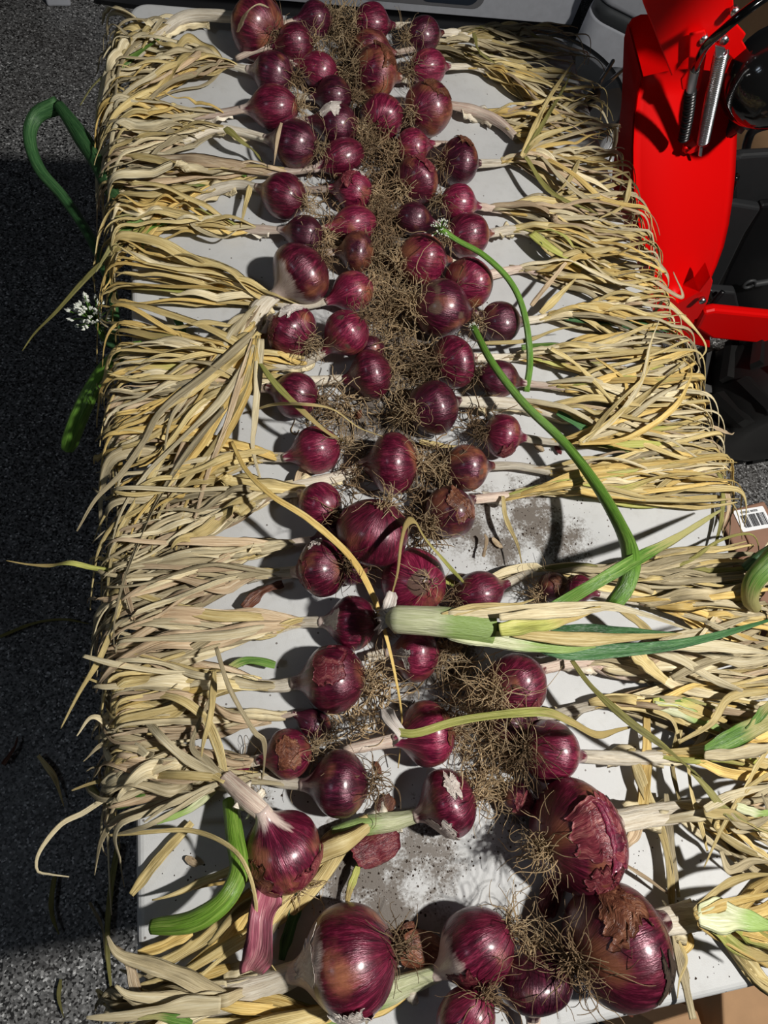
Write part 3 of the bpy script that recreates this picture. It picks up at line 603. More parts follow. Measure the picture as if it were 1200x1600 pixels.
ONION = {}
for i, q in enumerate(O):
    c = cen[i]; dd = depth(c); ra = q['rx'] * dd / FPX; rb = q['ry'] * dd / FPX
    if 'axis' in q: ra = rb = 0.5 * (ra + rb)
    seed = 1.0 + i * 0.73; stem = list(q['stem'])
    if 'axis' in q: ax = np.array(q['axis'], float)
    elif stem:
        zn = q.get('zneck', 0.018) ; tipz = max(zn, c[2] * 0.62)
        ax = at(stem[0][0], stem[0][1], tipz) - c
    else: ax = np.array([q['side'], rng.uniform(-.3, .3), rng.uniform(-.25, .1)])
    ax = ax / np.linalg.norm(ax)
    if stem and abs(ax @ (at(q['cx'] + 1, q['cy'], c[2]) - c)) < 0.6 * np.linalg.norm(at(q['cx'] + 1, q['cy'], c[2]) - c): ra, rb = rb, ra
    ra *= 0.99; rb *= 1.045
    t = thing('red_onion', (c[0], c[1], max(0, c[2] - rb)), q['label'], 'onion', 'red onions laid out on the table')
    mat = SKIN[q.get('m', 0)]
    build_bulb(c, ax, ra, rb, t, mat, q.get('pale', 0), q.get('brown', 0), q.get('dirt', 0), seed)
    ONION[i] = t
    for k, f in enumerate(q.get('flap', ())): build_flap(c, ax, ra, rb, t, f[0], seed + k * 3.1, f[1], f[2], f[3], f[4])
    if q.get('spot'): build_flap(c, ax, ra * 1.01, rb * 1.01, t, SOIL, 3.3, -.05, .35, 0.85, 1.35, lift=.0, name='rotten_spot')
    rd = np.array(q['rootdir'], float) if 'rootdir' in q else -ax + np.array([0, 0, .15])
    base = c - ax * ra * 0.96
    hidden = q.get('low')
    build_roots(base, rd, t, int(1.5 * q.get('rootn', 22 if hidden else 40)), q.get('rootlen', 0.038), 100 + i, q.get('rootm', ROOT if i % 3 else ROOTD), 0.75, 0.00055 + 0.00035 * (rb / 0.045))
    sw = 0.0058 * q.get('sw', 1.0) * (0.6 + 0.4 * rb / 0.03)
    tip = c + ax * ra * 1.16
    if not stem:
        if 'axis' not in q:
            P = smooth_path([tip, tip + ax * 0.02 + np.array([0, 0, -.004]), tip + ax * 0.045 + np.array([0, 0, -.4 * tip[2]])], 10)
            V, F, sv, mk = tube(P, np.linspace(0.21 * rb, 0.004, 10), 12, 0.7, 0.08, seed); link('neck', V, F, NECKP, t, sv, mk)
        continue
    pts = [tip - ax * ra * 0.12, tip]
    zz = q.get('zneck', 0.0)
    for k, s_ in enumerate(stem):
        if k == 0: continue
        zk = s_[2] if len(s_) > 2 else max(0.010 + sw * 0.3, tip[2] * (0.55 ** k)) + zz * 0.4
        pts.append(at(s_[0], s_[1], zk))
    if len(pts) == 2: pts.append(tip + ax * 0.03 + np.array([0, 0, -0.3 * tip[2]]))
    n_ = 8 + 6 * len(pts); P = smooth_path(pts, n_); P[:, 2] = np.maximum(P[:, 2], 0.004 + sw * .45)
    tt = np.linspace(0, 1, n_); r0 = 0.20 * rb
    R__ = (r0 * (1 - np.clip(tt * 2.5, 0, 1)) + sw * np.clip(tt * 2.5, 0, 1)) * (1 - 0.25 * tt) * (1 + wob(n_, .06, 5))
    V, F, sv, mk = tube(P, R__, 16, 0.72, 0.09, seed)
    nm = LTGREEN if q.get('greenneck') else (NECKP if i % 4 == 1 else NECK)
    link('neck', V, F, nm, t, sv, mk)
    # a papery sheath that wraps the neck, torn at its ends
    if len(P) > 20 and q.get('sw', 1) > 1.05:
        a_, b_ = int(n_ * .25), int(n_ * .7); Ps = P[a_:b_] + np.array([0, 0, .001])
        V, F, sv, mk = ribbon(Ps, R__[a_:b_] * (1.25 + wob(b_ - a_, .25, 4)), -0.9, wob(b_ - a_, .6), 0.0005, 10); link('sheath', V, F, NECK if nm is not NECK else PALE, t, sv, mk)
    # leaves fan out from the end of the neck
    end = P[-1]; d0 = P[-1] - P[-4]; d0 /= np.linalg.norm(d0)
    pal = PALS[q.get('pal', 's')]
    nl = int(round(q['n'] * 2.5))
    for k in range(nl):
        f = (k + 0.5) / nl * 2 - 1; tx, ty, sp = q['tgt']; sp *= 1.25
        far_x = tx + rng.uniform(-8, 8); far_y = ty + (f + rng.uniform(-.35, .35)) * sp
        T_ = at(far_x, far_y, 0.0); st_i = -1 - int(rng.random() ** 1.1 * n_ * (0.66 if q['cx'] < 600 else 0.5))
        dk = P[st_i] - P[st_i - 3]; dk /= np.linalg.norm(dk); P0 = P[st_i] + np.array([-dk[1], dk[0], 0]) * (-f * (1 if tx < 600 else -1)) * sw * rng.uniform(.2, .9) + np.array([0, 0, rng.uniform(-.2, .6) * sw])
        w0 = rng.uniform(0.0018, 0.0044) * (1.2 if q['cy'] > 900 else 1.0)
        if rng.random() < .2: w0 *= 1.7
        lay = 0.003 + rng.random() ** 1.3 * 0.024
        over = rng.uniform(0.0, 0.11) if rng.random() < .8 else 0.0
        mt = rng.choice(pal)
        fan_leaf(P0, dk, T_, t, mt, w0, lay, over, rng.choice([1, 1, 1, .9, .75, .6]), rng.choice([.002, .004, .007]))

# ------------------------------------------------------------------ leaves, stalks and scraps that lie across the others
def find(words):
    for i, q in enumerate(O):
        if words in q['label']: return ONION[i]
    raise KeyError(words)
def pts3(pts, z=0.02):
    return [at(p[0], p[1], p[2] if len(p) > 2 else z) for p in pts]
def strand(parent, pts, wpx, mat, z=0.02, crease=0.3, tw=0.3, tip=0.15, base=0.7, name='leaf', n=48, turn=0.0):
    P = smooth_path(pts3(pts, z), n); w0 = wpx * 0.5 * depth(P[n // 2]) / FPX
    V, F, sv, mk = ribbon(P, leaf_width(n, w0, base, tip), crease, wob(n, tw) + np.linspace(0, turn, n), roll=rng.uniform(-.3, .3))
    return link(name, V, F, mat, parent, sv, mk)
def loose(pts, wpx, mat, label, z=0.02, cat='leaf', name='dried_leaf', **k):
    o = strand(None, pts, wpx, mat, z, name=name, **k)
    c = np.array([v.co[:] for v in o.data.vertices]); b = np.array([c[:, 0].mean(), c[:, 1].mean(), c[:, 2].min()])
    o.data.transform(Matrix.Translation(-Vector(b))); o.location = b
    return tag(o, label, cat)

big_vein = find('green and white veined'); crack = find('beside the thick green stalk'); hang = find('squeezed between')
# leaves of the big veined onion: out of its bent neck, down and to the left
for pts, wd, m in [
    ([(398, 520), (330, 580), (255, 640), (225, 690), (190, 740), (150, 780), (120, 830)], 15, GREY),
    ([(405, 520), (370, 560), (300, 615), (240, 655), (215, 720)], 13, STRAW),
    ([(400, 530), (385, 590), (350, 640), (320, 690), (270, 750), (215, 810), (200, 860)], 12, GOLD),
    ([(404, 525), (395, 590), (370, 650), (330, 720), (290, 790), (275, 860)], 11, GOLD),
    ([(408, 530), (402, 600), (398, 660), (395, 700), (410, 760)], 13, PALE),
    ([(402, 525), (380, 610), (345, 680), (300, 740), (250, 800), (235, 870)], 11, STRAW),
    ([(398, 540), (350, 620), (280, 690), (230, 740), (190, 800), (170, 870)], 10, PALE),
    ([(395, 530), (355, 660), (325, 740), (300, 830), (290, 870)], 9, PINK)]:
    strand(big_vein, [(x, y, .035 - .015 * i / len(pts)) for i, (x, y) in enumerate(pts)], wd, m)
strand(big_vein, [(402, 562, .03), (430, 600, .05), (470, 640, .06), (510, 675, .05), (535, 688, .03)], 11, LIME, tip=.3)
strand(big_vein, [(400, 640, .02), (430, 632, .04), (475, 632, .07), (520, 640, .065), (560, 668, .05), (598, 682, .045)], 7, STRAW)
strand(hang, [(362, 690, .03), (385, 735, .04), (425, 775, .06), (480, 810, .068), (540, 862, .072), (575, 915, .075), (600, 985, .065), (618, 1060, .05), (628, 1130, .03), (622, 1200, .012)], 11, GOLD, n=90)
strand(find('third in the outer left'), [(232, 350, .02), (190, 385, .005), (140, 430, -.01), (90, 485, -.03), (55, 520, -.05), (35, 548, -.06)], 10, OLIVE)
strand(find('third in the outer left'), [(440, 192, .06), (434, 215, .05), (428, 258, .03)], 6, PINK)
strand(find('star highlight'), [(352, 200, .03), (372, 218, .03), (395, 235, .02), (412, 255, .015)], 12, OLIVE)
strand(find('large red onion with brown'), [(372, 50, .05), (385, 22, .09), (402, 8, .10), (420, 12, .09)], 9, PALE)
strand(find('large red onion with brown'), [(250, 60, .02), (200, 95, .02), (150, 130, .0), (125, 165, -.02)], 11, GREEN)
for pts, wd, m in [([(245, 338), (205, 352), (175, 385), (150, 425)], 13, GREEN), ([(240, 345), (215, 375), (190, 400)], 14, LIME),
                   ([(300, 345), (260, 348), (228, 362), (222, 395)], 12, SCAPE), ([(250, 340), (210, 335), (175, 340)], 9, GREEN),
                   ([(392, 288), (384, 320), (376, 355)], 8, STRAW), ([(330, 330), (300, 350), (345, 372), (370, 360)], 9, PALE)]:
    strand(find('smooth red onion with a thick white curved neck'), pts, wd, m, z=.018)
for pts, wd, m in [([(330, 268), (300, 258), (265, 255)], 10, DKGREEN), ([(385, 275), (350, 262), (325, 262)], 9, GREEN), ([(350, 295), (300, 290), (270, 292)], 10, GREEN)]:
    strand(find('long straight neck'), pts, wd, m, z=.012)
strand(find('pinkish neck points down left'), [(400, 572), (350, 560), (290, 535), (245, 532)], 14, GREEN, z=.02)
strand(find('pinkish neck points down left'), [(340, 545), (290, 528), (240, 522), (205, 520)], 12, LIME, z=.018)
strand(find('pinkish neck points down left'), [(272, 490), (285, 515), (296, 540)], 12, DKGREEN, z=.01)
# lower left group
lsl = find('with flaking white skin lying left')
strand(lsl, [(195, 892, .01), (150, 888, .01), (110, 880, .015), (80, 884, .0), (45, 882, -.01), (10, 876, -.01)], 8, LIME)
strand(lsl, [(190, 895, .02), (205, 950, .03), (212, 975, .02)], 9, PINK)
cop = find('peeled copper patch')
strand(cop, [(192, 935, .02), (160, 1020, .02), (125, 1080, .0), (95, 1138, -.02)], 11, STRAW)
strand(cop, [(130, 1025, .02), (190, 1040, .03), (270, 1050, .03), (340, 1045, .02)], 10, PALE)
strand(cop, [(335, 1048, .035), (330, 1110, .05), (318, 1160, .04), (312, 1205, .03)], 10, STRAW)
strand(cop, [(430, 1040), (385, 1032), (350, 1052), (340, 1085)], 15, GREEN, z=.012)
sc_ = find('small copper red onion beside')
strand(sc_, [(338, 1012, .05), (358, 1075, .06), (395, 1140, .06), (412, 1158, .05), (412, 1200, .02), (405, 1240, .01)], 9, GREY)
for pts, wd, m in [([(352, 1212), (340, 1165), (318, 1120), (270, 1090), (190, 1082), (150, 1065), (130, 1058)], 15, STRAW),
                   ([(345, 1215), (290, 1185), (250, 1150), (215, 1110), (185, 1090)], 16, PALE), ([(340, 1215), (270, 1210), (200, 1215), (150, 1222), (112, 1235)], 15, STRAW),
                   ([(340, 1225), (270, 1255), (225, 1285)], 12, PALE), ([(350, 1218), (325, 1190), (300, 1165), (320, 1110), (335, 1075)], 11, GREY),
                   ([(300, 1240), (215, 1228), (170, 1245), (130, 1270), (95, 1288), (62, 1330), (58, 1360), (78, 1366), (108, 1370)], 10, PALE),
                   ([(255, 1190), (200, 1192), (150, 1198), (135, 1205)], 10, GREY), ([(330, 1232), (280, 1262), (230, 1290), (175, 1305)], 10, PALE),
                   ([(230, 1180), (180, 1140), (145, 1120), (120, 1150)], 15, PALE), ([(240, 1180), (170, 1160), (130, 1190)], 12, GREY)]:
    strand(crack, [(x, y, .035) if x > 215 else (x, y, .0) for x, y in pts], wd, m)
strand(crack, [(170, 1305, .0), (230, 1300, .02), (300, 1298, .03), (355, 1320, .05), (385, 1355, .06), (400, 1410, .05), (400, 1470, .03), (435, 1522, .02)], 8, STRAW, n=80)
strand(crack, [(345, 1225, .015), (300, 1262, .012), (245, 1288, .012)], 13, LTGREEN)
strand(crack, [(300, 1285, .006), (250, 1340, .006), (205, 1398, .008)], 16, STRAW, tip=.8)
hb = find('huge onion at the bottom')
for pts, wd, m, z in [([(350, 1556), (290, 1528), (230, 1505), (185, 1490), (168, 1462)], 26, GREY, .03), ([(350, 1560), (270, 1560), (205, 1555), (180, 1540)], 26, PALE, .03),
                      ([(345, 1570), (270, 1575), (190, 1588), (135, 1590)], 28, PALE, .035), ([(300, 1600), (255, 1588), (215, 1592)], 16, GREEN, .035), ([(330, 1578), (260, 1598), (200, 1640)], 22, PALE, .03)]:
    strand(hb, pts, wd, m, z, crease=.35)
vb = find('silvery white veined')
for pts, wd, m in [([(395, 1395), (330, 1455), (265, 1500), (215, 1510)], 26, STRAW), ([(400, 1405), (350, 1470), (300, 1510), (270, 1535)], 22, GOLD),
                   ([(300, 1455), (250, 1480), (215, 1488)], 20, GOLD), ([(480, 1385), (455, 1440), (440, 1500)], 24, DKGREEN), ([(505, 1330), (470, 1380), (430, 1440), (405, 1510)], 16, PALE),
                   ([(560, 1350), (548, 1385), (540, 1420)], 12, LIME), ([(640, 1540), (590, 1570), (520, 1590), (440, 1610)], 30, GOLD), ([(360, 1510), (300, 1530), (260, 1540)], 14, GOLD)]:
    strand(vb if pts[0][0] != 395 and pts[0][0] != 400 else find('long green and white neck'), pts, wd, m, z=.010, tip=.4)
strand(hb, [(418, 1385, .03), (408, 1430, .045), (405, 1480, .04), (388, 1515, .02)], 50, PEELP, name='skin_strip', crease=.5, tip=.6, base=.8)
# right side
r1 = find('oval purple onion with a square tan scrap')
for pts, wd, m in [([(815, 245), (835, 200), (860, 150), (895, 98)], 10, STRAW), ([(820, 240), (850, 190), (880, 140), (893, 110)], 7, OLIVE), ([(818, 245), (845, 215), (905, 195)], 10, STRAW),
                   ([(820, 245), (860, 300), (935, 335)], 9, OLIVE), ([(905, 250), (890, 280), (868, 303)], 8, STRAW), ([(985, 280), (975, 320), (935, 342)], 8, STRAW), ([(845, 245), (900, 300), (985, 350)], 9, GREY)]:
    strand(r1, [(x, y, .03) for x, y in pts], wd, m)
strand(find('broad dark magenta onion'), [(830, 365, .02), (870, 395, .025), (930, 425, .02), (1010, 430, .01)], 17, LIME)
strand(find('broad dark magenta onion'), [(838, 368, .02), (860, 392, .02)], 16, LTGREEN, tip=.8)
strand(find('broad dark magenta onion'), [(1000, 382, .0), (1020, 405, .0), (1045, 433, -.01)], 7, STRAW)
strand(find('smooth magenta onion beside'), [(740, 52, .03), (748, 80, .04), (775, 100, .03)], 9, OLIVE)
m1 = find('maroon onion beside')
for pts, wd, m, z in [([(870, 492), (900, 500), (960, 508), (1035, 520)], 12, DKGREEN, .015), ([(935, 495), (990, 500), (1045, 520)], 11, DKGREEN, .02),
                      ([(1010, 445), (1050, 480), (1090, 520), (1103, 545), (1090, 565)], 8, STRAW, .0), ([(1015, 435), (1065, 465), (1052, 425)], 8, PINK, .01),
                      ([(830, 478), (860, 440), (885, 410), (900, 402)], 9, PINK, .03), ([(845, 490), (880, 455), (903, 432)], 11, STRAW, .02),
                      ([(750, 537), (820, 533), (870, 515), (910, 510)], 7, STRAW, .035), ([(945, 475), (975, 520), (990, 535)], 8, PINK, .02)]:
    strand(m1, pts, wd, m, z)
p1 = find('plum onion touching')
for pts, wd, m, z in [([(815, 545), (870, 545), (920, 560), (945, 575)], 22, GREEN, .016), ([(830, 558), (880, 572), (930, 585)], 14, LIME, .014), ([(1000, 585), (1030, 575), (1060, 595)], 14, LIME, .012)]:
    strand(p1, pts, wd, m, z, tip=.5)
sp_ = find('small onion with pinkish neck right')
for pts, wd, m in [([(860, 545), (900, 570), (950, 620), (970, 645)], 9, STRAW), ([(930, 560), (960, 580), (978, 600), (978, 640)], 9, GOLD), ([(890, 560), (940, 555), (1000, 550), (1060, 548), (1090, 570)], 9, STRAW)]:
    strand(sp_, [(x, y, .03) for x, y in pts], wd, m)
lr = find('little round onion with a cracked')
for pts, wd, m in [([(905, 690), (950, 660), (990, 620), (1010, 570), (1020, 520)], 8, STRAW), ([(910, 692), (960, 655), (1000, 600), (1015, 540), (1030, 500)], 7, PALE), ([(905, 694), (980, 685), (1050, 640), (1075, 600), (1080, 575), (1065, 560)], 10, GOLD),
                   ([(915, 690), (955, 640), (1005, 590), (1020, 560)], 8, STRAW)]:
    strand(lr, [(x, y, .035) for x, y in pts], wd, m)
strand(find('very dark onion with a fat'), [(870, 645, .02), (915, 672, .02), (965, 700, .015)], 13, DKGREEN)
strand(find('mottled brown and purple'), [(935, 690, .015), (985, 705, .015), (1020, 725, .01)], 12, GREEN)
strand(find('mottled brown and purple'), [(905, 725, .015), (940, 720, .015), (975, 714, .015)], 6, PINK)
lk = find('lumpy dark onion')
for pts, wd, m in [([(1020, 770), (1060, 735), (1103, 690)], 10, STRAW), ([(1040, 760), (1095, 735), (1143, 718), (1138, 740)], 9, GOLD), ([(1095, 715), (1125, 745), (1128, 800), (1118, 850), (1108, 880)], 8, OLIVE), ([(1110, 665), (1140, 678), (1147, 676)], 7, PINK), ([(785, 775), (790, 810), (808, 850), (815, 880)], 9, STRAW), ([(1130, 750), (1138, 790), (1128, 830)], 8, PINK)]:
    strand(lk, [(x, y, .02) if x < 1090 else (x, y, .01) for x, y in pts], wd, m)
# folded pale leaf across the round middle onion
mid = find('lumpy dark onion')
strand(mid, [(690, 905, .03), (735, 922, .01), (700, 880, .06), (665, 840, .075), (648, 812, .08), (636, 820, .10), (628, 850, .11), (622, 895, .10), (610, 938, .085)], 17, LIME, n=90, crease=.4)
strand(mid, [(612, 925, .09), (606, 945, .09), (600, 962, .075)], 18, PEEL, crease=.6, name='leaf', tip=.9)
# right lower leaves crossing over
bs = find('bright striped magenta'); ls = find('large shiny onion with long pale roots'); gg = find('giant onion with burst'); gs = find('giant onion with a dark rotten')
we = find('dark onion wedged')
strand(we, [(620, 1143, .10), (650, 1145, .105), (710, 1128, .11), (780, 1118, .115), (850, 1113, .115), (890, 1128, .11), (930, 1148, .095), (965, 1140, .07), (990, 1135, .05)], 17, LIME, n=80, crease=.4)
strand(we, [(600, 1108, .09), (612, 1128, .1), (628, 1150, .1), (615, 1158, .09)], 20, PEEL, crease=.5, tip=.8)
strand(ls, [(893, 1032, .04), (925, 1075, .05), (980, 1125, .06), (1035, 1165, .06), (1065, 1190, .05), (1095, 1215, .04)], 13, OLIVE, n=60)
for pts, wd, m in [([(960, 945), (1010, 985), (1040, 1020)], 14, STRAW), ([(990, 1020), (1015, 1045), (1040, 1065)], 26, STRAW), ([(1050, 1060), (1090, 1040), (1150, 1020), (1200, 1005)], 14, GREY), ([(1000, 1010), (1060, 1030), (1110, 1060), (1160, 1080)], 16, PALE),
                   ([(1200, 1080), (1140, 1090), (1110, 1130), (1060, 1160)], 13, STRAW), ([(1205, 1030), (1150, 1035), (1080, 1015)], 14, PALE)]:
    strand(ls, [(x, y, .04) for x, y in pts], wd, m, tip=.5)
for pts, wd, m in [([(1020, 1096), (1060, 1100), (1100, 1112), (1135, 1128)], 17, LIME), ([(1022, 1102), (1070, 1115), (1125, 1140)], 20, LTGREEN), ([(1030, 1092), (1080, 1095), (1130, 1110)], 8, GREEN), ([(1020, 1110), (1050, 1125), (1062, 1160)], 8, STRAW)]:
    strand(we, [(x, y, .03) for x, y in pts], wd, m, tip=.5)
for pts, wd, m in [([(1100, 1172), (1140, 1155), (1180, 1135), (1215, 1120)], 30, GREEN), ([(1100, 1180), (1150, 1178), (1215, 1165)], 20, PALE), ([(1165, 1140), (1185, 1120), (1215, 1085)], 14, GREEN), ([(1200, 1170), (1180, 1200), (1160, 1240)], 9, STRAW)]:
    strand(bs, [(x, y, .04) for x, y in pts], wd, m, tip=.6)
for pts, wd, m in [([(1100, 1264), (1150, 1240), (1215, 1225)], 16, PALE), ([(1100, 1270), (1150, 1275), (1215, 1310)], 18, STRAW), ([(1080, 1205), (1110, 1240), (1130, 1265), (1170, 1290), (1215, 1305)], 13, OLIVE),
                   ([(1135, 1268), (1160, 1290), (1200, 1275), (1190, 1240)], 14, GREY), ([(1215, 1200), (1165, 1235), (1130, 1290), (1100, 1355)], 9, STRAW), ([(1125, 1330), (1140, 1360), (1175, 1345), (1215, 1350)], 14, GREY), ([(1150, 1260), (1180, 1270), (1215, 1268)], 16, LTGREEN)]:
    strand(gg, [(x, y, .04) for x, y in pts], wd, m)
for pts, wd, m in [([(1085, 1425), (1120, 1390), (1165, 1370), (1215, 1365)], 15, STRAW), ([(1090, 1440), (1150, 1480), (1215, 1520)], 14, GOLD), ([(1090, 1430), (1150, 1435), (1215, 1450)], 44, LTGREEN),
                   ([(1085, 1432), (1140, 1410), (1215, 1395)], 16, GOLD), ([(1100, 1440), (1160, 1485), (1215, 1500)], 22, LIME), ([(1060, 1470), (1072, 1500), (1062, 1530), (1058, 1560)], 6, STRAW)]:
    strand(gs, [(x, y, .045) for x, y in pts], wd, m)
for pts, wd, m, lb in [
    ([(985, 1170), (1005, 1230), (1030, 1290), (1045, 1350), (1048, 1415)], 17, STRAW, 'long tan leaf running under the necks of both giant onions'),
    ([(1040, 1240), (1045, 1300), (1052, 1350), (1060, 1402)], 13, GREY, 'narrow greyish leaf parallel to the long tan leaf at lower right'),
    ([(1010, 1120), (1008, 1180), (1005, 1240), (995, 1300)], 19, GOLD, 'short golden leaf below the striped onion with long white neck'),
    ([(1055, 1060), (1062, 1130), (1050, 1190), (1060, 1250)], 12, STRAW, 'straw leaf crossing between the two lower right necks'),
    ([(968, 1346), (1010, 1372), (1048, 1400)], 6, PINK, 'thin stiff stick-like leaf touching the cracked giant onion'),
    ([(1052, 1450), (1062, 1500), (1075, 1560), (1082, 1592)], 17, GREY, 'grey tan leaf hanging over the near table edge'),
    ([(1000, 1270), (990, 1300), (975, 1325)], 20, PINK, 'crumpled pinkish leaf stub under the neck of the cracked giant onion'),
    ([(1060, 1440), (1075, 1470), (1065, 1488)], 17, GOLD, 'small crumpled golden leaf under the neck of the rotten spot onion'),
    ([(1075, 1195), (1080, 1240), (1095, 1290), (1105, 1330)], 9, STRAW, 'thin straw leaf lying upright left of the greyish green leaves'),
    ([(1120, 905), (1060, 915), (1000, 925), (940, 918), (905, 905)], 17, STRAW, 'long straw leaf arching over the shrivelled onion towards the cardboard box'),
    ([(745, 915), (790, 893), (840, 885), (830, 898), (770, 910), (730, 940)], 12, PALE, 'folded dry leaf around the plain oval onion'),
    ([(1205, 845), (1165, 900), (1120, 960), (1090, 1000)], 8, PALE, 'slender pale leaf slanting down from the cardboard box'),
    ([(380, 950), (410, 925), (442, 912)], 18, PEELB, 'broad rusty brown leaf scrap on the table left of the flaking onion'),
    ([(458, 790), (465, 755), (478, 725)], 17, PINK, 'stiff pinkish leaf stub standing across the long tan neck'),
    ([(655, 690), (700, 698), (745, 700)], 9, STRAW, 'short straw leaf lying under the little round cracked onion'),
    ([(755, 870), (760, 845), (757, 835)], 6, PINK, 'tiny brown leaf tip on the soiled part of the table')]:
    loose(pts, wd, m, lb, z=.012 if 'upright' not in lb else .03, tip=.6)

# ------------------------------------------------------------------ the big cut green stalk lying across everything
gs_ = thing('onion_stalk', at(640, 970, 0.03), 'big cut white and green onion top lying across the table pointing right', 'onion top')
P = smooth_path(pts3([(603, 966, .085), (640, 968, .09), (700, 972, .09), (770, 980, .09)]), 26)
V, F, sv, mk = tube(P, np.interp(np.linspace(0, 1, 26), [0, .08, .5, 1], [.004, .0115, .0125, .013]), 18, .85, .05, 2); link('stem', V, F, LTGREEN, gs_, sv, mk)
for pts, wd, m, z in [([(700, 985), (780, 1000), (860, 1012), (930, 1010)], 34, LTGREEN, .09), ([(740, 975), (800, 985), (880, 1018), (1000, 1015), (1100, 998), (1215, 965)], 24, DKGREEN, .085),
                      ([(1000, 1012), (1100, 1008), (1215, 1022)], 22, PALE, .08), ([(780, 985), (850, 975), (900, 962), (938, 948)], 28, LIME, .105), ([(860, 985), (940, 985), (1060, 990)], 17, DKGREEN, .085),
                      ([(700, 960), (760, 958), (850, 952), (940, 948), (1010, 962), (1080, 985)], 20, PALE, .10), ([(800, 990), (900, 1000), (1000, 995), (1065, 990)], 20, STRAW, .095),
                      ([(690, 962), (740, 950), (800, 946), (835, 936)], 14, STRAW, .1), ([(780, 965), (830, 960), (900, 958), (960, 950)], 15, PALE, .11)]:
    strand(gs_, pts, wd, m, z, crease=.35)
for k in range(7):
    a_ = rng.uniform(-.9, .9); P = smooth_path([at(606, 968 + k * 2 - 6, .085), at(596 + rng.uniform(-6, 4), 960 + k * 5 - 8, .08), at(590 + rng.uniform(-8, 10), 955 + k * 6, .07)], 8)
    V, F, sv, mk = ribbon(P, np.linspace(.0028, .0006, 8), .4); link('torn_skin', V, F, PEEL, gs_, sv, mk)
o = loose([(1128, 796, .03), (1060, 838, .06), (985, 880, .10), (925, 915, .10), (880, 942, .09), (850, 958, .09)][::-1], 21, GREEN, 'long tapering green leaf blade pointing at the cardboard box', name='green_leaf', base=1.0, tip=.12, crease=.3)

# ------------------------------------------------------------------ flower stalks
def flower_head(c, R0, parent, n, up=(0, 0, 1), seed=1):
    r = np.random.default_rng(seed); parts = []; ps = []
    for k in range(n):
        d = r.normal(0, 1, 3) + np.array(up) * 0.9; d /= np.linalg.norm(d); L = R0 * r.uniform(.7, 1.0)
        V, F, _, _ = tube(smooth_path([c, c + d * L * .5 + r.normal(0, R0 * .05, 3), c + d * L], 5), R0 * .022, 4); ps.append((V, F))
        for q in range(3):
            e = c + d * L + r.normal(0, R0 * .035, 3)
            a, u, v = onion_frame(d + r.normal(0, .3, 3)); s = R0 * .085
            V = [e - a * s, e + u * s * .7, e + v * s * .7, e - u * s * .7, e - v * s * .7, e + a * s * 1.3]
            parts.append((np.array(V), [[0, 2, 1], [0, 3, 2], [0, 4, 3], [0, 1, 4], [5, 1, 2], [5, 2, 3], [5, 3, 4], [5, 4, 1]]))
    V, F = join(ps); h = link('flower_head', V, F, SCAPE, parent, np.zeros((len(V), 3)), np.zeros((len(V), 3)), kind='stuff')
    V, F = join(parts); link('florets', V, F, PETAL, h, smooth=False, kind='stuff')
def scape(pts, r0, r1, label, head=None, mat=SCAPE, name='flower_stalk', cat='flower stalk', prof=None):
    P0 = pts3(pts); P = smooth_path(P0, 60)
    t = thing(name, (P[:, 0].mean(), P[:, 1].mean(), P[:, 2].min()), label, cat)
    d = np.array([depth(p) for p in P]); tt = np.linspace(0, 1, 60)
    rr = (np.interp(tt, *prof) if prof else r0 + (r1 - r0) * tt) * d / FPX
    V, F, sv, mk = tube(P, rr, 14, .92, .03, 1); link('stalk', V, F, mat, t, sv, mk)
    if head: flower_head(P[-1], head[0] * d[-1] / FPX, t, head[1], head[2], head[3])
    return t
scape([(955, 948, .085), (978, 915, .09), (986, 870, .09), (968, 820, .07), (930, 755, .05), (880, 690, .042), (820, 632, .05), (770, 568, .058), (740, 512, .055)], 11, 6.5, 'bright green flower stalk arching from the big stalk to a closed white bud', (9, 34, (-.2, .5, .8), 4),
      prof=([0, .12, .25, .5, 1], [13, 15, 11, 8, 5.5]), mat=SCAPE)
scape([(822, 612, .012), (828, 560, .03), (819, 490, .05), (797, 440, .06), (757, 400, .068), (715, 376, .070), (688, 358, .075)], 5.5, 4.2, 'dark green flower stalk with an open white head, behind the arching one', (17, 40, (-.2, .2, 1), 5), mat=SCAPE)
scape([(172, 540, -.02), (180, 500, -.03), (170, 440, -.04), (140, 370, -.06), (100, 310, -.07), (62, 265, -.07), (46, 215, -.06), (58, 180, -.05), (92, 164, -.04)], 7, 8, 'green flower stalk bent in a loop beyond the left table edge', None, mat=DKGREEN,
      prof=([0, .5, .85, 1], [7, 8, 9.5, 13]), name='green_stalk', cat='stalk')
scape([(92, 164, -.035), (118, 200, -.03), (150, 250, -.02), (175, 300, .0), (205, 335, .012)], 12, 10, 'thick blue green leaf tube slanting from the loop to the table', None, mat=DKGREEN, name='green_leaf', cat='leaf', prof=([0, .3, 1], [8, 14, 10]))
scape([(182, 535, -.05), (165, 530, -.05), (154, 512, -.04), (150, 500, -.035)], 5, 4, 'small green flower stalk with a white head over the dark floor', (42, 46, (-.1, .3, 1), 9), mat=SCAPE)
scape([(222, 540, .008), (195, 548, .0), (160, 582, -.035), (128, 640, -.06), (103, 706, -.09)], 8, 14, 'fat smooth green leaf tip hanging off the left table edge', None, mat=SCAPE, name='green_leaf', cat='leaf', prof=([0, .2, .75, .93, .985, 1], [8, 11, 15, 14, 10, 2]))
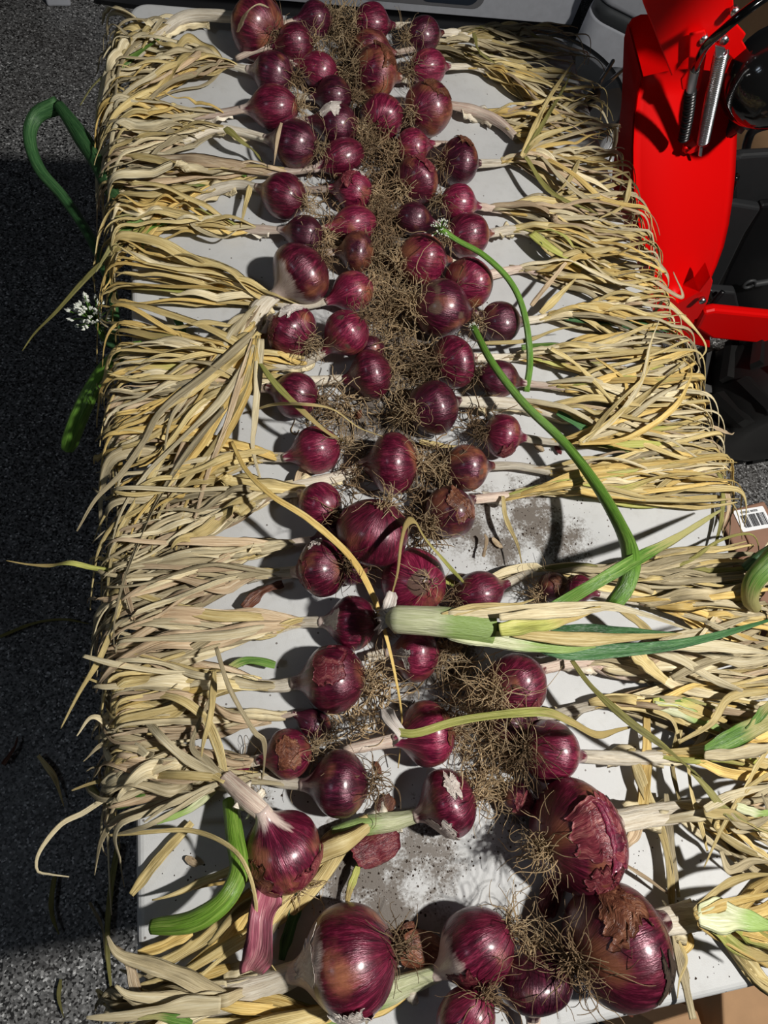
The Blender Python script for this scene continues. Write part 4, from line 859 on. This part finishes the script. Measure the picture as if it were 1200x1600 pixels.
scape([(360, 1250, .02), (368, 1310, .035), (374, 1360, .045), (350, 1408, .05), (300, 1440, .045), (238, 1448, .03)], 13, 12, 'thick bright green stalk curving to the lower left beside the cracked onion', None, mat=GREENB, name='green_stalk', cat='stalk',
      prof=([0, .3, .7, .95, 1], [12, 15, 17, 13, 11]))
scape([(228, 1240, .006), (190, 1258, .0), (160, 1250, -.02), (140, 1228, -.03)], 7, 6, 'small curled green leaf at the left table edge below the dry leaves', None, mat=GREEN, name='green_leaf', cat='leaf')
scape([(1215, 870, .06), (1180, 905, .05), (1172, 935, .035), (1180, 950, .02)], 13, 10, 'plump green leaf at the right edge of the photograph', None, mat=GREEN, name='green_leaf', cat='leaf', prof=([0, .5, 1], [20, 15, 9]))
scape([(1215, 860, .03), (1185, 875, .03), (1165, 890, .02)], 13, 10, 'dark green leaf end behind the plump green leaf at right', None, mat=DKGREEN, name='green_leaf', cat='leaf', prof=([0, .5, 1], [14, 12, 9]))

# ------------------------------------------------------------------ loose skins and soil on the table
def skin_curl(px, py, wpx, hpx, z, label, mat, seed, bendk=2.2, rot=0.0):
    c = at(px, py, z); k = depth(c) / FPX; n, m = 12, 14; V = []; sv = []
    for s_ in (0, 1):
        for i in range(n):
            for j in range(m):
                u = (i / (n - 1) - .5) * (1 + .25 * noise.noise(Vector((j * .5, seed, 0)))); v = (j / (m - 1) - .5) * (1 + .3 * noise.noise(Vector((i * .5, seed, 4))))
                a = v * bendk; R_ = hpx * k / bendk * 1.1
                u *= 1 - .75 * abs(2 * v) ** 3; x, y, zz = u * wpx * k, math.sin(a) * R_, math.cos(a) * R_ * (1 - .3 * u) + .15 * R_ * noise.noise(Vector((u * 4, v * 4, seed))) + (0.0004 if s_ == 0 else -.0004)
                V.append((c[0] + x * math.cos(rot) - y * math.sin(rot), c[1] + x * math.sin(rot) + y * math.cos(rot), c[2] + zz)); sv.append((j * .45 + seed, i * .1, 0))
    V = np.array(V); V[:, 2] += 0.002 - V[:, 2].min(); nn = n * m; q = grid_faces(n, m, closed=False); F = q + [[x + nn for x in f][::-1] for f in q]
    rim = [j for j in range(m)] + [i * m + m - 1 for i in range(1, n)] + [(n - 1) * m + j for j in range(m - 2, -1, -1)] + [i * m for i in range(n - 2, 0, -1)]
    F += [[rim[i], rim[(i + 1) % len(rim)], rim[(i + 1) % len(rim)] + nn, rim[i] + nn] for i in range(len(rim))]
    o = link('onion_skin', V - c * (1, 1, 0), F, mat, None, sv, np.zeros((len(V), 3))); o.location = (c[0], c[1], 0)
    return tag(o, label, 'onion skin')
skin_curl(585, 1322, 75, 62, 0, 'curled brown red loose skin on the soiled table below the green neck', PEELR, 3, 2.4, .25)
skin_curl(600, 1262, 40, 30, 0, 'small curled dark skin behind the round dark onion', PEELB, 5, 2.0, .9)
skin_curl(655, 1482, 70, 75, 0, 'crumpled brown papery skin between the two biggest bottom onions', PEELB, 8, 3.0, -.4)
skin_curl(858, 1395, 66, 44, 0.0, 'shiny purple shed skin hanging below the cracked giant onion', PEELR, 11, 2.6, .95)
skin_curl(635, 1455, 34, 26, 0, 'small dark skin curl above the crumpled brown skin', PEELB, 15, 2.2, .6)
skin_curl(1055, 930, 50, 22, 0, 'flat tan skin under the long straw leaf at right', PINK, 17, 1.2, .2)
for k, (x, y, lb) in enumerate([
    (760, 1440, 'dry skin scrap behind the onion with the silvery veined cheek'), (600, 700, 'pinkish skin scrap touching the far side of the shiny round onion'),
    (545, 690, 'dry skin scrap between the striped onion and the shiny round onion'), (560, 650, 'brown skin scrap in the roots below the round glossy onion'),
    (840, 700, 'pinkish skin scrap right of the little round cracked onion'), (870, 705, 'dark red skin scrap beside the stem of the little round cracked onion'),
    (905, 1380, 'straw coloured scrap between the two giant onions'), (850, 1010, 'brown scrap at the neck of the large onion with long pale roots'),
    (300, 1345, 'pinkish skin scrap on the bare table left of the thick green stalk'), (305, 1380, 'small dark red skin scrap inside the bend of the thick green stalk'),
    (690, 830, 'straw scrap below the lumpy dark onion'), (590, 1200, 'brown skin scrap right of the round dark onion at the lower left'),
    (775, 850, 'pinkish scrap on the soil smear right of the lumpy dark onion'), (735, 905, 'dark red scrap just behind the plain oval onion'),
    (850, 1610, 'straw scrap at the near table edge by the pointed dark onion'), (980, 1580, 'brown skin scrap at the near table edge below the rotten spot onion')]):
    w_ = rng.uniform(12, 24); o = skin_curl(x, y, w_, w_ * rng.uniform(.3, .6), 0, lb, [PEELB, PINK, PINK, PEELB, PINK, PEELR, STRAW, PEELB, PINK, PEELR, STRAW, PEELB, PINK, PEELR, STRAW, PEELB][k], 20 + k, rng.uniform(.8, 2), rng.uniform(0, 3.1))
    o.name = 'skin_scrap'; o['group'] = 'small scraps of dry onion skin on the table'
parts = []
r = np.random.default_rng(5)
for (px, py, n, s) in [(830, 800, 130, 38), (870, 850, 110, 40), (760, 850, 110, 40), (640, 1365, 160, 45), (540, 1380, 150, 40), (700, 1040, 110, 30), (590, 300, 160, 60), (600, 450, 160, 55), (600, 650, 160, 50), (560, 690, 120, 40), (660, 1090, 90, 40), (410, 1235, 90, 35), (790, 1270, 120, 40),
                       (690, 1310, 130, 45), (1000, 1330, 60, 60), (300, 1370, 40, 60), (1100, 1500, 40, 60), (350, 650, 50, 70), (900, 1400, 40, 80), (820, 650, 50, 60), (700, 870, 90, 40)]:
    for k in range(n):
        x, y = px + r.normal(0, s), py + r.normal(0, s * .8); p = at(x, y, 0)
        if not (0.01 < p[0] < TW - .01 and .01 < p[1] < TL - .01): continue
        h = abs(r.normal(0, .0004)) + .0003; a = r.random() * 3
        V = np.array([(math.cos(a + q * 1.57) * h * r.uniform(.6, 1.4), math.sin(a + q * 1.57) * h * r.uniform(.6, 1.6), 0) for q in range(4)] + [(0, 0, h * .9)]) + p
        parts.append((V, [[0, 1, 4], [1, 2, 4], [2, 3, 4], [3, 0, 4], [3, 2, 1, 0]]))
V, F = join(parts); o = link('soil_crumbs', V, F, SOIL, None, smooth=False, kind='stuff'); tag(o, 'dark dry soil crumbs scattered over the white table top', 'soil')

for cs, m, lb in [
    ([(530, 45, 70, 14), (540, 80, 70, 14), (520, 120, 40, 12), (560, 140, 50, 14), (575, 165, 40, 10)], ROOT, 'matted dry roots filling the far end of the aisle between the onions'),
    ([(590, 220, 60, 15), (600, 260, 90, 15), (595, 300, 100, 16), (520, 300, 50, 16), (590, 345, 80, 16), (520, 390, 50, 16), (600, 390, 80, 14)], ROOTD, 'thick brown root tangle along the upper half of the aisle'),
    ([(605, 440, 70, 14), (615, 485, 130, 16), (595, 520, 50, 16), (645, 575, 120, 18), (625, 640, 70, 16), (550, 640, 50, 18), (510, 650, 40, 16)], ROOT, 'light curly root tangle in the middle of the aisle below the soil smeared onion'),
    ([(670, 735, 60, 15), (640, 790, 50, 14), (550, 750, 50, 12), (660, 840, 30, 10), (735, 660, 30, 12)], ROOTD, 'brown roots around the onions just behind the largest middle onion'),
    ([(700, 1020, 40, 14), (735, 1080, 60, 20), (770, 1170, 90, 22), (745, 1215, 50, 18), (590, 1080, 40, 12), (560, 1130, 40, 16)], ROOT, 'loose pale roots between the shiny onions at the lower middle')]:
    V, F, sv = root_strands(cs, len(lb)); o = link('root_tangle', V, F, m, None, sv, np.zeros((len(V), 3)), kind='stuff'); tag(o, lb, 'roots')

# dead leaves fallen to the dark floor
for k, (pts, wd, m, lb) in enumerate([
    ([(185, 1320), (172, 1400), (168, 1480), (175, 1560)], 12, OLIVE, 'olive leaf on the dark floor beside the near left table corner'),
    ([(60, 1180), (85, 1215), (100, 1260)], 9, STRAW, 'brown leaf on the dark floor left of the long curling leaf'),
    ([(85, 1370), (80, 1420), (92, 1460)], 10, OLIVE, 'dark leaf on the floor below the tip of the curling leaf'),
    ([(0, 995), (50, 975), (100, 968), (140, 975)], 7, OLIVE, 'faint olive leaf on the floor at the left edge of the photograph'),
    ([(5, 1195), (22, 1170), (28, 1150)], 9, PEELB, 'rusty leaf on the floor at the left edge of the photograph'),
    ([(140, 1410), (160, 1450), (165, 1500)], 6, GREY, 'thin grey leaf on the floor next to the olive one'),
    ([(95, 1530), (92, 1560), (100, 1590)], 8, OLIVE, 'short dark leaf on the floor in the bottom left corner')]):
    loose(pts, wd * .9, m, lb, z=FZ + .012)

# ------------------------------------------------------------------ snow blower at the far right
sb = thing('snow_blower', (1.35, 1.05, FZ), 'bright red snow blower with chute, cable and spring beside the table', 'snow blower')
def plate(pts, y, thick, mat, name, parent=sb, bv=0.0015, tilt=0.0, ref=None, side=1):
    Q = []
    for p in pts:
        q = at_y(p[0], p[1], y if len(p) < 3 else p[2]); Q.append(q)
    V, F = sheet(Q, thick, (0, -1, 0.0)); o = link(name, V, F, mat, parent, smooth=False)
    if bv: bevel(o, bv, 2)
    return o
# curved front wall of the chute: swept rows, bent back towards its right edge
rows = [(1004, 120, 1151), (996, 150, 1151), (992, 190, 1152), (990, 230, 1151), (990, 270, 1149), (992, 310, 1145), (998, 350, 1139), (1006, 385, 1131), (1018, 415, 1120), (1032, 440, 1109), (1048, 460, 1098)]
n, m = len(rows), 14; V = []
for k in (0, 1):
    for (xl, y, xr) in rows:
        for j in range(m):
            f = j / (m - 1); px = xl + (xr - xl) * f; py = y + (-12 * math.sin(math.pi * f) if y == 120 else 0)
            q = at_y(px, py, 1.035 + 0.045 * f * f + 0.012 * (1 - f) ** 3 + k * .003 - .14 * ((y - 120) / 340.0)); V.append(q)
nn = n * m; q = grid_faces(n, m, closed=False); F = q + [[x + nn for x in f][::-1] for f in q]
rim = [j for j in range(m)] + [i * m + m - 1 for i in range(1, n)] + [(n - 1) * m + j for j in range(m - 2, -1, -1)] + [i * m for i in range(n - 2, 0, -1)]
F += [[rim[i], rim[(i + 1) % len(rim)], rim[(i + 1) % len(rim)] + nn, rim[i] + nn] for i in range(len(rim))]
link('chute', V, F, RED, sb)
# left side wall of the chute, turned away from the lamp
inner = [(1006, 122), (997, 150), (992, 190), (990, 230), (990, 270), (992, 310), (998, 350), (1006, 385), (1018, 415), (1032, 440)]
outer = [(984, 36), (978, 60), (976, 110), (974, 160), (968, 210), (960, 260), (957, 300), (965, 350), (985, 400), (1010, 440)]
V = [at_y(x, y, 1.046 - .14 * ((y - 120) / 340.0)) for x, y in inner] + [at_y(x, y, 1.13) for x, y in outer]; k = len(inner)
V += [v + np.array([-.003, 0, 0]) for v in V]
F = [[i, i + 1, k + i + 1, k + i] for i in range(k - 1)] + [[2 * k + i, 3 * k + i, 3 * k + i + 1, 2 * k + i + 1] for i in range(k - 1)]
link('chute_side', V, F, RED, sb)
plate([(982, 40), (988, 30), (1002, 24), (1120, 22), (1130, 140), (1000, 150), (978, 110)], 1.125, .003, RED, 'chute_back')
plate([(945, -170), (985, -60), (1006, 8), (1050, 120), (1068, 96), (1090, 78), (1118, 66), (1150, 98), (1167, 76), (1160, 64), (1166, 54), (1148, 34), (1146, -4), (1215, -20), (1275, 10), (1285, -60), (1240, -170)], 1.005, .004, RED, 'deflector')  # unseen top and right side extended to shade the chute's back wall
plate([(1078, 54), (1102, 48), (1108, 66), (1098, 120), (1092, 143), (1066, 141), (1064, 126), (1076, 110)], 0.995, .004, RED, 'cable_bracket')
plate([(1068, 228), (1084, 218), (1090, 226), (1108, 222), (1108, 228), (1078, 242), (1066, 238)], 0.99, .004, RED, 'spring_bracket')
V, F = rod([at_y(1072, 238, .99), at_y(1070, 231, .985), at_y(1078, 232, .985)], .0022, 8); link('hook', V, F, RED, sb)
plate([(1020, 436), (1060, 474), (1092, 456), (1110, 432), (1114, 440), (1106, 472), (1090, 498), (1062, 510), (1030, 500), (1010, 470)], .885, .03, RED, 'chute_collar')
for px, py in ((1096, 466), (1098, 57), (1146, 14), (1129, 58)):
    c = at_y(px, py, 1.0 if py < 100 else .88); V, F = rod([c, c + np.array([0, -.008, 0])], .0055, 8, 2); link('bolt', V, F, STEEL, sb)
# spring with end hooks
a_, b_ = at_y(1127, 82, .978), at_y(1098, 222, .978); T_ = 46; H = []
d_ = (b_ - a_) / np.linalg.norm(b_ - a_); u_ = np.cross(d_, (0, 1, 0)); u_ /= np.linalg.norm(u_); v_ = np.cross(d_, u_)
for i in range(T_ * 10 + 1):
    f = i / (T_ * 10); an = 2 * math.pi * T_ * f; H.append(a_ + (b_ - a_) * f + (u_ * math.cos(an) + v_ * math.sin(an)) * .0075)
V, F, _, _ = tube(np.array(H), .0017, 5); link('spring', V, F, STEEL, sb)
plate([(1118, 72), (1134, 76), (1131, 92), (1118, 90)], .972, .004, STEEL, 'spring_clip'); plate([(1093, 230), (1099, 230), (1097, 246), (1091, 245)], .985, .003, STEEL, 'spring_clip')
V, F = rod([at_y(1210, -14, .94), at_y(1165, 18, .93), at_y(1130, 47, .93), at_y(1103, 72, .94), at_y(1089, 100, .96), at_y(1085, 112, .965)], .0048, 12); link('cable', V, F, GLOSSBLACK, sb)
V, F = rod([at_y(1086, 108, .965), at_y(1082, 126, .967), at_y(1079, 142, .97)], .0058, 12); link('ferrule', V, F, STEEL, sb)
P = smooth_path([at_y(1079, 142, .97), at_y(1075, 180, .975), at_y(1068, 216, .98)], 90); V, F, _, _ = tube(P, .0062 + .0018 * np.sin(np.arange(90) * 1.15), 12); link('rubber_boot', V, F, BLACK, sb)
# body behind and to the right of the chute
plate([(1100, 490), (1118, 486), (1260, 500), (1260, 545), (1112, 530), (1088, 515)], .93, .02, RED, 'auger_housing', bv=.006)
plate([(1040, 490), (1110, 505), (1110, 545), (1040, 530)], .94, .02, RED, 'housing_side', bv=.004)
plate([(1146, 250), (1158, 244), (1260, 238), (1260, 318), (1190, 322), (1146, 312)], 1.16, .02, DARKP, 'engine_shroud', bv=.006)
plate([(1140, 318), (1190, 326), (1165, 365), (1138, 420), (1112, 470), (1105, 440), (1128, 380)], 1.10, .02, DARKP, 'belt_cover', bv=.005)
plate([(1190, 322), (1260, 316), (1260, 500), (1112, 488), (1138, 422), (1165, 367)], 1.13, .02, BLACK, 'engine_block', bv=.006)
plate([(1110, 455), (1150, 458), (1157, 490), (1118, 488)], 0.99, .02, DARKP, 'skid_plate', bv=.004)
c = at_y(1171, 444, 1.1); R0 = .012; Rg = [c + np.array([math.cos(t_) * R0, 0, math.sin(t_) * R0]) for t_ in np.linspace(0, 2 * math.pi, 20)]
V1 = tube(np.array(Rg), .0035, 8)[:2]; V2 = rod([c + np.array([R0, 0, 0]), at_y(1225, 436, 1.1)], .007, 8); V, F = join([V1, V2]); link('lever_end', V, F, GREYP, sb)
V, F = rod([at_y(1098, 505, .97), at_y(1112, 478, .97), at_y(1130, 455, .98)], .005, 10); link('control_rod', V, F, BLACK, sb)
V, F = rod([at_y(1098, 512, .96), at_y(1140, 480, .97)], .005, 10); link('control_rod', V, F, GLOSSBLACK, sb)
V, F = rod([at_y(1138, 345, 1.12), at_y(1143, 300, 1.12), at_y(1150, 275, 1.12)], .007, 10); link('control_rod', V, F, GLOSSBLACK, sb)
V, F = rod([at_y(1163, 252, 1.2), at_y(1168, 222, 1.2), at_y(1180, 202, 1.2), at_y(1215, 192, 1.2)], .008, 12); link('hose', V, F, BLACK, sb)
# black head lamp with glossy ribs and a ribbed nozzle under it
def lathe(prof, c, axis, m=28):
    a, u, v = onion_frame(axis); V = []
    for z_, r_ in prof:
        for j in range(m):
            t_ = 2 * math.pi * j / m; V.append(c + a * z_ + (u * math.cos(t_) + v * math.sin(t_)) * r_)
    return np.array(V), grid_faces(len(prof), m)
c = at_y(1198, 125, 1.0); V, F = lathe([(-.05, .01), (-.045, .035), (-.02, .055), (-.01, .056), (0, .052), (.01, .058), (.03, .06), (.05, .045), (.06, .01)], c, (-.3, -.6, .55)); link('head_lamp', V, F, GLOSSBLACK, sb)
c = at_y(1176, 172, 1.04); V, F = lathe([(0, .020), (.008, .021), (.01, .016), (.018, .019), (.02, .014), (.028, .016), (.03, .011), (.05, .006)], c, (-.35, 0, -.9), 18); link('nozzle', V, F, GREYP, sb)
# unseen panel added to shade the far right table corner, on invented tubes
ol = [(.772, .82), (.785, .70), (.758, .54), (.775, .49), (.80, .48), (.805, .60), (.83, .72), (.87, .80), (.97, .90), (.985, .96), (.95, .98), (.82, .98), (.785, .95)]
V, F = sheet([(x, .60, z_) for x, z_ in ol], .03, (0, -1, 0)); bevel(link('added_shade_panel', V, F, BLACK, sb, smooth=False), .008)
for dx in (0, .10):
    V, F = rod([(.93 + dx * .3, .625, .92 - dx), (1.12 + dx, .68, .80 - dx), (1.42, .88, .25 - dx), (1.52, 1.02, -.30)], .012, 12); link('added_panel_tube', V, F, GLOSSBLACK, sb)
# wheel with lugs
WC = np.array([1.295, .875, FZ + .185]); WR = .175
wp = [(-.088, .085), (-.092, .10), (-.098, .130), (-.090, .158), (-.060, .172), (0, .175), (.060, .172), (.090, .158), (.098, .130), (.092, .10), (.088, .085)]
V, F = lathe(wp, WC, (0, 1, 0), 48); wheel = link('wheel', V, F, RUBBER, sb)
V, F = lathe([(-.070, .015), (-.072, .045), (-.050, .060), (-.054, .078), (-.088, .088), (-.086, .094), (-.03, .09), (0, .088)], WC, (0, 1, 0), 40); link('rim', V, F, GLOSSBLACK, wheel)
lugm = None; k_ = 0
for i in range(18):
    for s_ in (-1, 1):
        t_ = 2 * math.pi * (i + (0.5 if s_ > 0 else 0)) / 18
        if lugm is None:
            Vl = []
            for (yy, xx, h) in ((-.096, .010, 0), (-.096, .038, 0), (-.006, -.020, 0), (-.006, .008, 0), (-.090, .015, .020), (-.090, .033, .020), (-.010, -.015, .024), (-.010, .004, .024)):
                Vl.append((xx, yy, WR - .006 + h - (.012 if abs(yy) > .05 else 0)))
            lugm = bpy.data.meshes.new('tread_lug'); lugm.from_pydata(Vl, [], [[0, 2, 3, 1], [4, 5, 7, 6], [0, 1, 5, 4], [2, 6, 7, 3], [0, 4, 6, 2], [1, 3, 7, 5]]); lugm.materials.append(RUBBER)
        o = bpy.data.objects.new('tread_lug', lugm); C.objects.link(o); o.parent = wheel
        o.location = Vector(WC - np.array([1.35, 1.05, FZ])); o.rotation_euler = (0, t_, 0); o.scale = (1, s_ * -1.0, 1)

# ------------------------------------------------------------------ things behind the table
def wbox(name, pts, z, h, mat, label, cat, grp=None):     # a prism standing on the outline pts at height z
    Q = [at(x, y, z) for x, y in pts]; c = np.mean(Q, axis=0)
    t = thing(name, (c[0], c[1], z), label, cat, grp)
    V = np.vstack([Q, np.array(Q) + (0, 0, h)]); n = len(Q)
    F = [list(range(n))[::-1], [n + i for i in range(n)]] + [[i, (i + 1) % n, n + (i + 1) % n, n + i] for i in range(n)]
    return t, V, F, Q
A = at(440, 2, FZ + .02); B = at(893, 40, FZ + .02); d = (B - A) / np.linalg.norm(B - A); nrm = np.array([-d[1], d[0], 0]); A2 = A - d * .55
t = thing('printed_carton', ((A + B) / 2)[:2].tolist() + [FZ], 'white printed carton standing across the far end beyond the table', 'box')
Q = [A2, B, B + nrm * .35, A2 + nrm * .35]; V = np.vstack([Q, np.array(Q) + (0, 0, .42)]); F = [[3, 2, 1, 0], [4, 5, 6, 7], [0, 1, 5, 4], [1, 2, 6, 5], [2, 3, 7, 6], [3, 0, 4, 7]]
bevel(link('carton_body', V, F, WHITEP, t, smooth=False), .004)
def onface(o_, d_, n_, x0, x1, z0, z1, mat, name, par, r=.0, lift=.002):
    ol = rounded_outline(x0, z0, x1, z1, max(r, .002), 5); P = [o_ + d_ * x + np.array([0, 0, z_]) - n_ * lift for x, z_ in ol]
    V, F = sheet(P, lift * .9, -n_); return link(name, V, F, mat, par, smooth=False)
LAB = float(np.linalg.norm(B - A))
onface(A, d, nrm, LAB * .02, LAB * .66, .025, .40, GREYPRINT, 'printed_panel', t, .03)
onface(A, d, nrm, LAB * .44, LAB * .64, .035, .30, NAVY, 'dark_print', t, .03, .0035)
onface(A, d, nrm, -.45, LAB * -.03, .03, .40, GREYP, 'printed_panel', t, .03)
t, V, F, Q = wbox('shadow_sheet', [(118, -12), (150, 6), (215, 15), (330, 33), (600, 52), (905, 72), (905, -5), (440, -30)], FZ, .012, BLACK, 'black sheet standing in for the shadow under the printed carton', 'mat'); link('mat', V, F, BLACK, t, smooth=False)  # flat sheet added to paint the dark shadow below the carton
t, V, F, Q = wbox('plastic_box', [(72, -14), (110, -14), (112, 11), (74, 11)], FZ, .06, WHITEP, 'small white plastic box on the floor at the top left corner', 'box'); bevel(link('body', V, F, WHITEP, t, smooth=False), .006)
t, V, F, Q = wbox('plastic_box', [(138, -22), (158, -20), (156, 5), (140, 4)], FZ, .03, GREYP, 'small grey block on the floor right of the white plastic box', 'box'); bevel(link('body', V, F, WHITEC, t, smooth=False), .006)
# white tub with a grey band
A = at(905, 42, -.62); B = at(1060, 120, -.62); d = (B - A) / np.linalg.norm(B - A); nrm = np.array([-d[1], d[0], 0])
t = thing('storage_tub', (A + d * .2 + nrm * .1)[:2].tolist() + [FZ], 'white plastic tub with a dark grey band behind the red chute', 'tub')
def rbox(w_, dp, r_, z0, z1, grow=0.0):
    ol = rounded_outline(-grow, -grow, w_ + grow, dp + grow, r_, 8); V, F = prism(ol, z0, z1); return np.array([A + d * x + nrm * y + np.array([0, 0, z_ - A[2]]) for x, y, z_ in V]), F
V, F = rbox(.55, .4, .06, FZ, -.585); bevel(link('base', V, F, WHITEP, t), .006, 3)
V, F = rbox(.55, .4, .06, -.585, -.545, -.004); link('grey_band', V, F, GREYSTRIPE, t)
V, F = rbox(.55, .4, .06, -.545, -.25); bevel(link('body', V, F, WHITEP, t), .02, 4)
# dark polished pot
c = at(868, 128, -.32); t = thing('steel_pot', (c[0], c[1], FZ), 'dark polished steel pot behind the far right table corner', 'pot')
V, F = lathe([(0, .02), (0, .13), (.02, .15), (.18, .158), (.38, .155), (.405, .162), (.41, .158), (.40, .150), (.2, .150), (.03, .14), (.02, .02)], np.array([c[0], c[1], FZ]), (0, 0.001, 1), 56); link('pot_body', V, F, plain('dark_steel', (.10, .10, .105), .16, metal=.9, nscale=3), t)
V, F = lathe([(.0, .158), (.004, .150), (.02, .10), (.03, .02), (.03, .001)], np.array([c[0], c[1], FZ + .405]), (0, 0.001, 1), 56); link('lid', V, F, plain('smoked_glass', (.035, .037, .04), .1, coat=.5), t)
V, F = lathe([(.03, .02), (.045, .012), (.055, .022), (.065, .018), (.066, .001)], np.array([c[0], c[1], FZ + .405]), (0, 0.001, 1), 24); link('knob', V, F, BLACK, t)
# crumpled white bag
c = at(945, 215, -.58); V = []; n, m = 22, 30
for i in range(n):
    for j in range(m):
        th = math.pi * (i + .5) / n; ph = 2 * math.pi * j / m; q_ = Vector((math.sin(th) * math.cos(ph), math.sin(th) * math.sin(ph), math.cos(th)))
        k = 1 + .30 * noise.noise(q_ * 1.6) + .16 * noise.noise(q_ * 4.5) - .10 * abs(noise.noise(q_ * 7))
        V.append(c + np.array([q_.x * .12, q_.y * .17, max(q_.z * .14, -.15)]) * k)
o = link('plastic_bag', V, grid_faces(n, m), BAG); vv = np.array(V); b = np.array([c[0], c[1], FZ]); o.data.transform(Matrix.Translation(Vector((-b[0], -b[1], -vv[:, 2].min())))); o.location = b
tag(o, 'crumpled white plastic bag between the table corner and the red chute', 'bag')
# tool with black grip
t = thing('hand_tool', at(918, 160, -.12), 'two thin metal rods with a black grip leaning beside the pot', 'tool')
for e in ((958, 95), (985, 98)):
    V, F = rod([at(920, 156, -.14), at(*e, -.14)], .0035, 8, 3); link('metal_rod', V, F, CHROME, t)
V, F = rod([at(912, 170, -.14), at(918, 162, -.135), at(928, 147, -.14)], .012, 14, 12); link('grip', V, F, BLACK, t)
V, F = rod([at(912, 168, -.14), at(895, 185, -.2), at(880, 205, -.3)], .004, 8, 8); link('metal_rod', V, F, CHROME, t)
# cardboard behind the machine
Q0 = [at_y(1095, -40, 1.55), at_y(1330, -40, 1.45), at_y(1330, 280, 1.45), at_y(1095, 280, 1.55)]
t = thing('cardboard_box', ((Q0[3] + Q0[2]) / 2)[:2].tolist() + [FZ], 'brown cardboard box standing behind the black engine of the snow blower', 'box')
x0, x1 = Q0[3][0] - .05, Q0[2][0] + .1; V, F = bx(((x0 + x1) / 2, 1.70, (FZ + .25) / 2), (x1 - x0, .3, .25 - FZ)); bevel(link('box_body', V, F, CARDL, t, smooth=False), .004)
V, F = bx(((x0 + x1) / 2, 1.545, .0), (x1 - x0 + .01, .006, .35)); link('flap', V, F, CARD, t, smooth=False)
# labelled cardboard box beside the table
zt = -.10
a0, b0 = at(1122, 802, zt), at(1195, 782, zt); e1 = (b0 - a0) / np.linalg.norm(b0 - a0); e2 = np.array([e1[1], -e1[0], 0]); wd_ = float(np.linalg.norm(b0 - a0))
t = thing('cardboard_box', (a0 + e2 * .12)[:2].tolist() + [FZ], 'brown cardboard box with a white barcode label beside the right table edge', 'box')
Q = [a0, b0, b0 + e2 * .26, a0 + e2 * .26]; V = np.vstack([np.array(Q) * (1, 1, 0) + (0, 0, FZ), Q]); F = [[0, 1, 2, 3], [7, 6, 5, 4], [0, 4, 5, 1], [1, 5, 6, 2], [2, 6, 7, 3], [3, 7, 4, 0]]
bevel(link('box_body', V, F, plain('box_card', (.24, .13, .085), .8), t, smooth=False), .003)
def flat(x0, y0, x1, y1, z_, mat, name, par, r=.0005, th=.0006):
    ol = rounded_outline(x0, y0, x1, y1, r, 4); P = [L0 + f1 * x + f2 * y + np.array([0, 0, z_]) for x, y in ol]; V, F = sheet(P, th, (0, 0, 1)); return link(name, V, F, mat, par, smooth=False)
L0 = at(1144, 799, zt); L1 = at(1191, 791, zt); L2 = at(1160, 832, zt); f1 = (L1 - L0); lw = float(np.linalg.norm(f1)); f1 /= lw; f2 = L2 - L0; lh = float(np.linalg.norm(f2)); f2 /= lh
lab = flat(0, 0, lw, lh, .0012, PAPER, 'label', t, .002)
parts = []; x = lw * .14; r = np.random.default_rng(12)
while x < lw * .93:
    b_ = lw * r.choice([.008, .012, .02]); ol = [(x, lh * .27), (x + b_, lh * .27), (x + b_, lh * .84), (x, lh * .84)]; V, F = sheet([L0 + f1 * p + f2 * q + np.array([0, 0, .0016]) for p, q in ol], .0003, (0, 0, 1)); parts.append((V, F))
    x += b_ + lw * r.choice([.008, .012, .014, .022]); x += lw * .02 if abs(x / lw - .38) < .02 or abs(x / lw - .64) < .02 else 0
V, F = join(parts); link('barcode', V, F, INK, lab, smooth=False)
parts = []; x = lw * .2
for k in range(19):
    b_ = lw * r.uniform(.018, .028)
    if k != 10:
        for q0, q1 in ((.10, .125), (.165, .185)): parts.append(sheet([L0 + f1 * p + f2 * q * lh + np.array([0, 0, .0016]) for p, q in ((x, q0), (x + b_, q0), (x + b_, q1), (x, q1))], .0003, (0, 0, 1)))
        parts.append(sheet([L0 + f1 * p + f2 * q * lh + np.array([0, 0, .0016]) for p, q in ((x, .10), (x + b_ * .35, .10), (x + b_ * .35, .185), (x, .185))], .0003, (0, 0, 1)))
    x += b_ + lw * .007
V, F = join(parts); link('print_line', V, F, INK, lab, smooth=False)
V, F = rod([at(1164, 834, zt + .001), at(1171, 852, zt + .001), at(1166, 866, zt + .001), at(1150, 876, zt + .001)], .0012, 6); link('torn_crease', V, F, CARD, t)
# cardboard under the near end
zt = -.42
Q = [at(1128, 1540, zt), at(1330, 1490, zt), at(1370, 1680, zt), at(1135, 1700, zt)]
t = thing('cardboard_box', np.mean(Q, axis=0)[:2].tolist() + [FZ], 'tan cardboard box under the near right end of the table', 'box')
V = np.vstack([np.array(Q) * (1, 1, 0) + (0, 0, FZ), Q]); F = [[0, 1, 2, 3], [7, 6, 5, 4], [0, 4, 5, 1], [1, 5, 6, 2], [2, 6, 7, 3], [3, 7, 4, 0]]
bevel(link('box_body', V, F, CARDL, t, smooth=False), .004)
Q = [at(1020, 1600, -.45), at(1090, 1578, -.45), at(1110, 1640, -.45), at(1030, 1660, -.45)]
t = thing('cardboard_box', np.mean(Q, axis=0)[:2].tolist() + [FZ], 'small tan cardboard box in the shade below the near table edge', 'box')
V = np.vstack([np.array(Q) * (1, 1, 0) + (0, 0, FZ), Q]); bevel(link('box_body', V, F, CARDL, t, smooth=False), .004)
